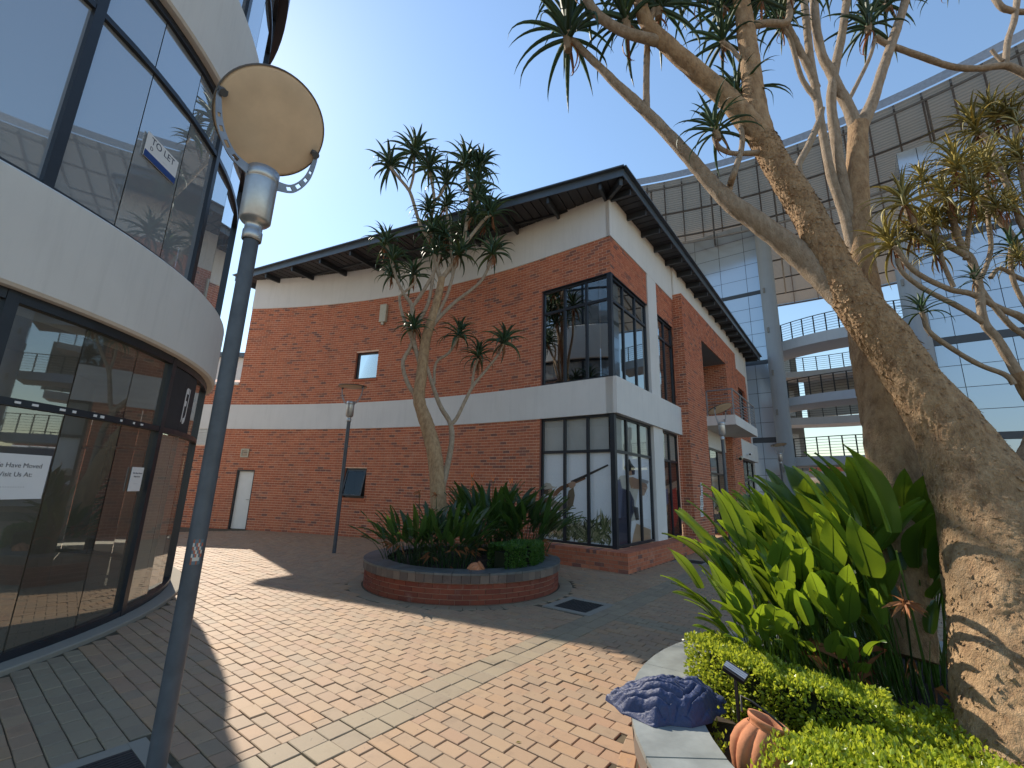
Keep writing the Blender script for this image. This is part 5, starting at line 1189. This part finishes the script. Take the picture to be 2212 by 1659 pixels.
# ------------------------------------------------------------------ bird of paradise plants
def strel_leaf(seed, lean, pet, bl, bw):
    rr = random.Random(seed); b = MB(); p = Vector((0, 0, 0)); e = math.pi/2-lean*.35; segs = 9; pts = []
    for k in range(segs+1):
        pts.append(p.copy()); f = k/segs; p = p+Vector((math.cos(e), 0, math.sin(e)))*pet/segs; e -= lean*.55/segs
    b.tube(pts, [.0095-.004*k/segs for k in range(segs+1)], 6, .3, False)
    e = e-.05; n = 10; fold = rr.uniform(.08, .5); curl = rr.uniform(.2, 1.0); wav = rr.uniform(0, 6); L = []; rv = rr.random(); roll = rr.uniform(-.5, .5)
    for k in range(n+1):
        f = k/n; w_ = bw*max(.02, math.sin(math.pi*min(1, f*.93+.07)**.72))**.8
        if f > .92: w_ *= .55
        d = Vector((math.cos(e), 0, math.sin(e))); u = Vector((-math.sin(e), 0, math.cos(e))); y = Vector((0, 1, 0))
        y, u = y*math.cos(roll*f)+u*math.sin(roll*f), u*math.cos(roll*f)-y*math.sin(roll*f)
        wv = .010*math.sin(f*9+wav); c_ = math.cos(fold); s_ = math.sin(fold)
        L.append([p+y*w_*c_+u*(w_*s_+wv), p+y*w_*.5*c_+u*w_*.42*s_, p, p-y*w_*.5*c_+u*w_*.42*s_, p-y*w_*c_+u*(w_*s_-wv)]); p = p+d*bl/n; e -= curl*.9/n*(.4+1.2*f)
    vs = [q for r in L for q in r]; fs = [(5*k+j, 5*k+j+1, 5*k+j+6, 5*k+j+5) for k in range(n) for j in range(4)]
    b.mesh(vs, fs, rv, None, True); b.tube([r_[2]-Vector((0, 0, .002)) for r_ in L], [.0045*(1-k/(n+1))+.0008 for k in range(n+1)], 5, .93, False); return b
SL_ = {}
def strel_plant(c, n, hmin, hmax, spread, lab, m, seed, sect=None, lean0=.1, lean1=1.0, bw=.062, blr=(.30, .46), dry=4, fl_=0, group=None):
    t = thing('bird_of_paradise', c, lab, 'plant', group); rr = random.Random(seed)
    if (m, bw) not in SL_: SL_[(m, bw)] = [meshof(strel_leaf(i, .1+.13*i, 1.0 if m == 'strel' else .72, .64 if m == 'strel' else .72, bw*rr.uniform(.9, 1.1)), 'leaf', M[m]) for i in range(9)]
    V_ = SL_[(m, bw)]
    for i in range(n):
        a = rr.uniform(*sect) if sect else rr.uniform(0, 6.283); ln_ = rr.uniform(lean0, lean1); k = min(8, max(0, int((ln_-.1)/.13))); h = rr.uniform(hmin, hmax)*(1-.25*max(0, ln_-.5)); s = h/1.42
        rad = spread*math.sqrt(rr.random()); a2 = a+rr.gauss(0, .5); o = Vector(c)+Vector((math.cos(a2)*rad, math.sin(a2)*rad, 0)); rz = a+rr.gauss(0, .35); x = Vector((math.cos(rz), math.sin(rz), 0)); tw = rr.uniform(-.18, .18)
        y = Vector((-x.y, x.x, 0)); z_ = (UP+y*tw).normalized(); y = z_.cross(x).normalized(); inst(V_[k], 'leaf', t, basis(x*s, y*s*rr.uniform(.85, 1.2)*(1.42/1.42), z_*s, o))
    if dry:
        b = MB()
        for i in range(dry):
            a = rr.uniform(0, 6.283); o = Vector(c)+Vector((math.cos(a)*spread*.9, math.sin(a)*spread*.9, rr.uniform(.05, .4)))
            for j in range(3): d = Vector((math.cos(a+rr.gauss(0, .6)), math.sin(a+rr.gauss(0, .6)), rr.uniform(-.8, .3))).normalized(); s = d.cross(UP).normalized()*.008; ln_ = rr.uniform(.1, .3); b.face([o-s, o+d*ln_*.5+UP*.02, o+d*ln_-UP*.04, o+s], rr.random())
        b.build('dry_leaves', M['dead'], t)
    for i in range(fl_):
        a = rr.uniform(0, 6.283); o = Vector(c)+Vector((math.cos(a)*spread*.6, math.sin(a)*spread*.6, 0)); tp = o+Vector((math.cos(a)*.15, math.sin(a)*.15, hmax*rr.uniform(.86, 1.0))); b = MB(); b.tube([o, (o+tp)/2+UP*.05, tp], .007, 6); b.build('flower_stalk', M['strel_dark'], t)
        b = MB()
        for j in range(4): d = Vector((rr.uniform(-.5, .5), rr.uniform(-.5, .5), 1)).normalized(); s = d.orthogonal().normalized()*.012; b.face([tp-s, tp+d*.07-s*.8, tp+d*.15, tp+s])
        b.build('flower', M['flower'], t)
    return t
def in_circle(c, r, a): return Vector((c.x+r*math.cos(a), c.y+r*math.sin(a), .36))
# middle planter: a low front clump and two behind
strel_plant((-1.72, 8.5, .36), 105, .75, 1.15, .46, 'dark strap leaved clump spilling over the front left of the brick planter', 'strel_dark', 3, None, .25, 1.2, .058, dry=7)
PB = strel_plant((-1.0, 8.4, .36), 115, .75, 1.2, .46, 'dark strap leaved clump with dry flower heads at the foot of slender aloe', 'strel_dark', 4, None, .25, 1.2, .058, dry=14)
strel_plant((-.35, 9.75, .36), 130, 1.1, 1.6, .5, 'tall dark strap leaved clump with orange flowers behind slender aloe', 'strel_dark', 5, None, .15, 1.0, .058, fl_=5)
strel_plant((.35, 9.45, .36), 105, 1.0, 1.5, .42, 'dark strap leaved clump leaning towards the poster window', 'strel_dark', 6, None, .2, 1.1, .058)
# right planter
strel_plant((2.42, 3.95, .36), 84, .6, 1.3, .36, 'sunlit bird of paradise clump arching over the slate coping', 'strel', 11, (1.0, 4.2), .1, .85, .102, dry=3)
strel_plant((2.8, 4.15, .36), 76, .65, 1.42, .36, 'tall bird of paradise clump with upright glossy leaves behind clipped hedge', 'strel', 12, (.6, 4.4), .05, .85, .102, dry=3)
strel_plant((3.3, 4.0, .36), 64, .7, 1.6, .36, 'tall bird of paradise clump around the second aloe trunk', 'strel', 13, None, .05, .8, .102, dry=3)
PW_ = strel_plant((2.82, 3.42, .36), 64, .55, 1.5, .26, 'bird of paradise clump with withered flower head beside thick trunk', 'strel', 14, (.9, 3.6), .05, .8, .102, dry=8)
strel_plant((1.98, 3.62, .36), 44, .5, .95, .24, 'low bright leaved bird of paradise at the coping edge', 'strel', 15, (1.4, 4.4), .2, 1.0, .102, dry=2)
strel_plant((2.35, 3.45, .36), 40, .45, .85, .26, 'short bird of paradise shoots between the clipped hedge and taller clumps', 'strel', 16, (1.4, 4.6), .2, 1.0, .102, dry=2)

strel_plant((2.55, 3.62, .36), 46, .5, 1.15, .2, 'bird of paradise shoots hiding the foot of the second aloe trunk', 'strel', 17, (1.2, 4.0), .05, .7, .102, dry=2)
def withered(par, tip, root, n_, sz, seed):   # a dried flower head on its stalk
    rr = random.Random(seed); b = MB(); b.tube([root, (root+tip)/2+UP*.03, tip], .006, 6); b.build('flower_stalk', M['strel_dark'], par); b = MB()
    for i in range(n_):
        d = Vector((rr.gauss(0, .8), rr.gauss(0, .8), rr.gauss(-.3, .7))).normalized(); s_ = d.orthogonal().normalized()*sz*.09; ln = sz*rr.uniform(.6, 1.2)
        b.face([tip-s_, tip+d*ln*.6-UP*sz*.05-s_*.6, tip+d*ln-UP*sz*.3, tip+s_], rr.random())
    b.build('withered_flower', M['dead'], par)
tp_ = AY(1955, 1300, 3.05); withered(PW_, tp_, Vector((2.72, 3.3, .36)), 26, .12, 1)
for k_, (x_, y_) in enumerate(((905, 1062), (942, 1068), (935, 1100))): tp_ = AY(x_, y_, 8.25); withered(PB, tp_, Vector((tp_.x+.1, 8.45, .36)), 16, .11, 5+k_)
# ------------------------------------------------------------------ hedges and ground cover
def leafcloud(mb, pts, size, rr, up=.5):
    for p, n in pts:
        d = (n*.8+Vector((rr.gauss(0, .7), rr.gauss(0, .7), rr.gauss(up, .5)))).normalized(); s = d.cross(Vector((rr.gauss(0, 1), rr.gauss(0, 1), rr.gauss(0, 1)))).normalized(); ln = size*rr.uniform(.7, 1.3); wd = ln*.34; nn = d.cross(s)*ln*.12; rv = rr.random()
        i = len(mb.v); mb.mesh([p, p+d*ln*.5+s*wd+nn, p+d*ln, p+d*ln*.5-s*wd+nn], [(0, 1, 2), (0, 2, 3)], rv)
def hedge_path(name, lab, path, w_, h0, h1f, m, n, size, seed, thingcat='hedge'):
    t = thing(name, (*path[0][:2], h0), lab, thingcat); rr = random.Random(seed); mb = MB(); pts = []; core = MB(); seg = []
    L = [0.]
    for a, b_ in zip(path, path[1:]): L.append(L[-1]+math.hypot(b_[0]-a[0], b_[1]-a[1]))
    def at(s):
        for i in range(len(path)-1):
            if s <= L[i+1] or i == len(path)-2:
                f = (s-L[i])/(L[i+1]-L[i]); a, b_ = path[i], path[i+1]; d = Vector((b_[0]-a[0], b_[1]-a[1], 0)).normalized(); return Vector((a[0]+(b_[0]-a[0])*f, a[1]+(b_[1]-a[1])*f, 0)), d, a[2]+(b_[2]-a[2])*f
    for _ in range(n):
        s = rr.uniform(-.05, L[-1]+.05); p, d, ht = at(min(max(s, 0), L[-1])); q = Vector((-d.y, d.x, 0)); u = rr.random()
        hh = ht*(1+.07*noise.noise(Vector((p.x*5, p.y*5, seed))))
        if u < .5: l = rr.uniform(-1, 1); pt = p+q*l*w_/2+UP*(h0+hh+rr.gauss(0, .012)); nn = UP
        else: sd = rr.choice((-1, 1)); pt = p+q*sd*(w_/2+rr.gauss(0, .012))+UP*(h0+rr.uniform(.0, hh)); nn = q*sd
        if s < 0 or s > L[-1]: pt = pt+d*(-.04 if s < 0 else .04)+q*0; nn = d*(-1 if s < 0 else 1)
        pts.append((pt+Vector((rr.gauss(0, .01), rr.gauss(0, .01), 0)), nn))
    leafcloud(mb, pts, size, rr); mb.build('foliage', M[m], t)
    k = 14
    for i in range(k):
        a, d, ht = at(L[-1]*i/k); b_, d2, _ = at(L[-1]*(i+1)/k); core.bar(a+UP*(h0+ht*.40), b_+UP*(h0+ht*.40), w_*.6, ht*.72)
    core.build('shade_core', M['core'], t); return t  # near-black boxes stand in for the shade deep in the foliage
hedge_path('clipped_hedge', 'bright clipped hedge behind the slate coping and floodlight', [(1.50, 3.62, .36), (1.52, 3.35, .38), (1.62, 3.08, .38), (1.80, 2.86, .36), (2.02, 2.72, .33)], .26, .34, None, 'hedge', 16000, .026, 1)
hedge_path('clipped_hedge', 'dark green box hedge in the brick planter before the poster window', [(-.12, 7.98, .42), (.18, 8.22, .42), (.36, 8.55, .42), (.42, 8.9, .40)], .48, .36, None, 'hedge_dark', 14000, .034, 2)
gc = MB(); rr = random.Random(9); pts = []
while len(pts) < 26000:
    a = rr.uniform(2.2, 4.9); r_ = 1.9*math.sqrt(rr.random()); x, y = PL2.x+r_*math.cos(a), PL2.y+r_*math.sin(a)
    if y > 3.0 or y < .6 or r_ > 1.86 or (Vector((x, y))-Vector((1.30, 2.66))).length < .15: continue
    if (Vector((x, y))-Vector((1.45, 2.85))).length < .22: continue
    h = .46+.10*noise.noise(Vector((x*2.2, y*2.2, 4)))+.05*noise.noise(Vector((x*7, y*7, 2))); edge = min(1, (1.88-r_)/.12); pts.append((Vector((x, y, .34+(h-.22)*edge-rr.uniform(0, .08))), UP))
leafcloud(gc, pts, .028, rr, .6); tag(gc.build('ground_cover', M['cover']), 'bright small leaved ground cover filling the right planter', 'ground cover', None, 'stuff')

# ------------------------------------------------------------------ terracotta jars
def jar(c, s, lab, tilt=0.):
    t = thing('terracotta_jar', c, lab, 'jar', 'terracotta jars in the planters'); ax = Matrix.Rotation(tilt, 3, 'Y') @ Matrix.Identity(3)
    prof = [(.05, 0), (.10, .01), (.135, .05), (.165, .12), (.175, .19), (.162, .25), (.132, .30), (.108, .325), (.106, .34), (.116, .35), (.122, .366), (.118, .378), (.102, .374), (.096, .35), (.094, .32)]
    b = MB(); b.lathe([(r*s, z*s) for r, z in prof[:8]], c, 120, ax, 0, True, lambda a, z: 1.06-.24*abs(2*((a*10/6.28319) % 1)-1)**2.5*max(0, 1-abs(z/s-.17)/.18)**.4); b.build('ribbed_body', M['terra'], t)
    b = MB(); b.lathe([(r*s, z*s) for r, z in prof[7:]], c, 48, ax); b.build('neck', M['terra'], t)
    return t
jar(Vector((1.30, 2.66, .31)), .82, 'ribbed terracotta jar wedged between slate coping and hedge', .32)
jar(Vector((-.62, 7.72, .33)), .75, 'small terracotta jar half hidden by strap leaves in the brick planter', .9)
b = MB(); b.tube(catmull_pts if False else [Vector((1.28, 2.70, .62)), Vector((1.30, 2.74, .68)), Vector((1.34, 2.70, .67)), Vector((1.39, 2.63, .64)), Vector((1.46, 2.6, .58))], .006, 8)
tag(b.build('black_cable', M['black']), 'black cable looped over the mouth of the terracotta jar', 'cable')
# ------------------------------------------------------------------ floodlight
fa, fb = G(1566, 1437, .74), G(1612, 1468, .70)
FLT = thing('garden_floodlight', ((fa.x+fb.x)/2, (fa.y+fb.y)/2, .34), 'slim black floodlight on a stake in front of clipped hedge', 'floodlight')
mid = (fa+fb)/2; b = MB(); d = (fb-fa).normalized(); yv = d.cross(UP).normalized(); nv = (UP*.75-yv*.0+Vector((-.2, -.6, 0))).normalized(); sv_ = d.cross(nv).normalized()
b.box(mid-nv*.0-sv_*.0, d*(fb-fa).length/2, sv_*.030, nv*.018); b.build('housing', M['black'], FLT)
b = MB()
for k in range(3): b.box(mid+sv_*(.012*(k-1))+nv*.020, d*(fb-fa).length/2, sv_*.005, nv*.004)
b.build('cooling_fin', M['galv'], FLT); b = MB(); b.tube([Vector((mid.x, mid.y, .30)), mid-nv*.03], .011, 8); b.build('stake', M['black'], FLT)
# ------------------------------------------------------------------ jacket
def jacketmat():
    m = mat('navy_quilted_nylon'); v = worldco(m); n = noi(m, v, 60, 4); c = ramp(m, n, [(.3, (.015, .028, .085)), (.7, (.026, .046, .135))]); lk(m, c, P(m).inputs['Base Color']); P(m).inputs['Roughness'].default_value = .48
    P(m).inputs['Sheen Weight'].default_value = .08; bump(m, noi(m, v, 45, 5, .7), .5, .012); return m
M['jacket'] = jacketmat()
JC = Vector((1.02, 3.13, .452))
JK = thing('jacket', JC, 'crumpled navy quilted jacket lying on the slate coping', 'jacket')
def rid(v): n_ = 1-abs(noise.noise(v))*1.9; return max(0, n_)**2.2
OUTL = [(-.37, .07), (-.27, .17), (-.16, .20), (-.10, .26), (.0, .25), (.10, .20), (.19, .20), (.25, .12), (.36, .05), (.35, -.05), (.26, -.10), (.20, -.18), (.06, -.24), (-.06, -.22), (-.16, -.25), (-.26, -.14), (-.31, -.10), (-.33, -.01)]
def outline(a):
    best = .1
    n_ = len(OUTL)
    for i in range(n_):
        (x0, y0), (x1, y1) = OUTL[i], OUTL[(i+1) % n_]; dx, dy = math.cos(a), math.sin(a); ex, ey = x1-x0, y1-y0; det = dx*-ey+dy*ex
        if abs(det) < 1e-9: continue
        t = (x0*-ey+y0*ex)/det; u = (dx*y0-dy*x0)/det
        if t > 0 and 0 <= u <= 1: best = max(best, t)
    return best
def jh(a, f):                             # height of the heap at direction a, fraction f of the outline
    R_ = outline(a); x, y = math.cos(a)*R_*f, math.sin(a)*R_*f
    w1 = noise.noise(Vector((x*4, y*4, 7))); w2 = noise.noise(Vector((x*4+9, y*4+3, 1))); wx, wy = x+.03*w1, y+.03*w2
    pan = noise.noise(Vector((x*3.4, y*3.4, 21)))
    th_ = 1.15 if pan > -.16 else 2.3   # quilting turns from panel to panel
    u = (wx*math.cos(th_)+wy*math.sin(th_))/.046; fr = abs(u-math.floor(u)-.5)*2
    seam = -.013*max(0, (fr-.66)/.34)**1.2; puff = .013*(1-fr*fr)
    fold = .042*noise.noise(Vector((wx*4.6, wy*5.4, 1.5)))+.026*noise.noise(Vector((wx*10, wy*9, 3.5)))+.012*rid(Vector((wx*7, wy*8, 5)))+.006*noise.noise(Vector((x*26, y*24, 8)))+.003*noise.noise(Vector((x*60, y*55, 2)))
    ed = min(1, (1-f)/.16); base = .110*(1-f**2.4)
    return x, y, .004+(.035+base+fold+puff+seam)*ed**.55
b = MB(); NA, NR = 260, 92; vs = []
for k in range(NR+1):
    for i in range(NA):
        x, y, h = jh(2*math.pi*i/NA, (k/NR)**.8 if k else .001); vs.append(JC+Vector((x, y, h if k < NR else .001)))
fs = [(k*NA+i, k*NA+(i+1) % NA, (k+1)*NA+(i+1) % NA, (k+1)*NA+i) for k in range(NR) for i in range(NA)]
b.mesh(vs, fs, 0., None, True); b.build('quilted_body', M['jacket'], JK)
def puffer(pts, rad, nm, pitch=.055, flat=.75, seed=0):
    c = catmull([(*p, r) for p, r in zip(pts, rad)], 24); P_ = [Vector(q[:3]) for q in c]; arc = [0.]
    for a_, b_ in zip(P_, P_[1:]): arc.append(arc[-1]+(b_-a_).length)
    R_ = []
    for q, s_ in zip(c, arc):
        u = s_/pitch+.25*noise.noise(Vector((s_*11, seed, 0))); fr = abs(u-math.floor(u)-.5)*2; R_.append(q[3]*(1-.16*max(0, (fr-.65)/.35)**1.4)*min(1, .45+7*min(s_, arc[-1]-s_)/arc[-1]))
    bb = MB(); bb.tube(P_, R_, 64, 0., True, True, lambda p_, r_: r_*(.22*noise.noise(p_*10+Vector((seed, 0, 0)))+.13*noise.noise(p_*24+Vector((seed, 2, 1)))+.06*noise.noise(p_*55)))
    zc = sum(p.z for p in P_)/len(P_); bb.v = [(x, y, max(JC.z+.001, zc+(z-zc)*flat)) for x, y, z in bb.v]; return bb.build(nm, M['jacket'], JK)
puffer([JC+Vector(q) for q in ((-.30, .03, .04), (-.18, .06, .07), (-.03, .02, .085), (.10, -.05, .08), (.19, -.13, .04))], (.035, .05, .055, .05, .035), 'sleeve', .05, .62, 1.3)
puffer([JC+Vector(q) for q in ((.10, .13, .06), (.20, .09, .075), (.30, .03, .05), (.36, -.02, .03))], (.04, .05, .045, .03), 'sleeve', .05, .55, 4.1)

# a fallen leaf on the paving
p = G(*S4(2074, 2970), .004); b = MB(); b.mesh([p+Vector(q) for q in ((-.022, 0, 0), (-.004, .009, .006), (.024, .003, .002), (.002, -.008, .005))], [(0, 1, 2), (0, 2, 3)], .9)
tag(b.build('fallen_leaf', M['yellow_leaf']), 'single small yellow leaf fallen on the tan paving', 'leaf')
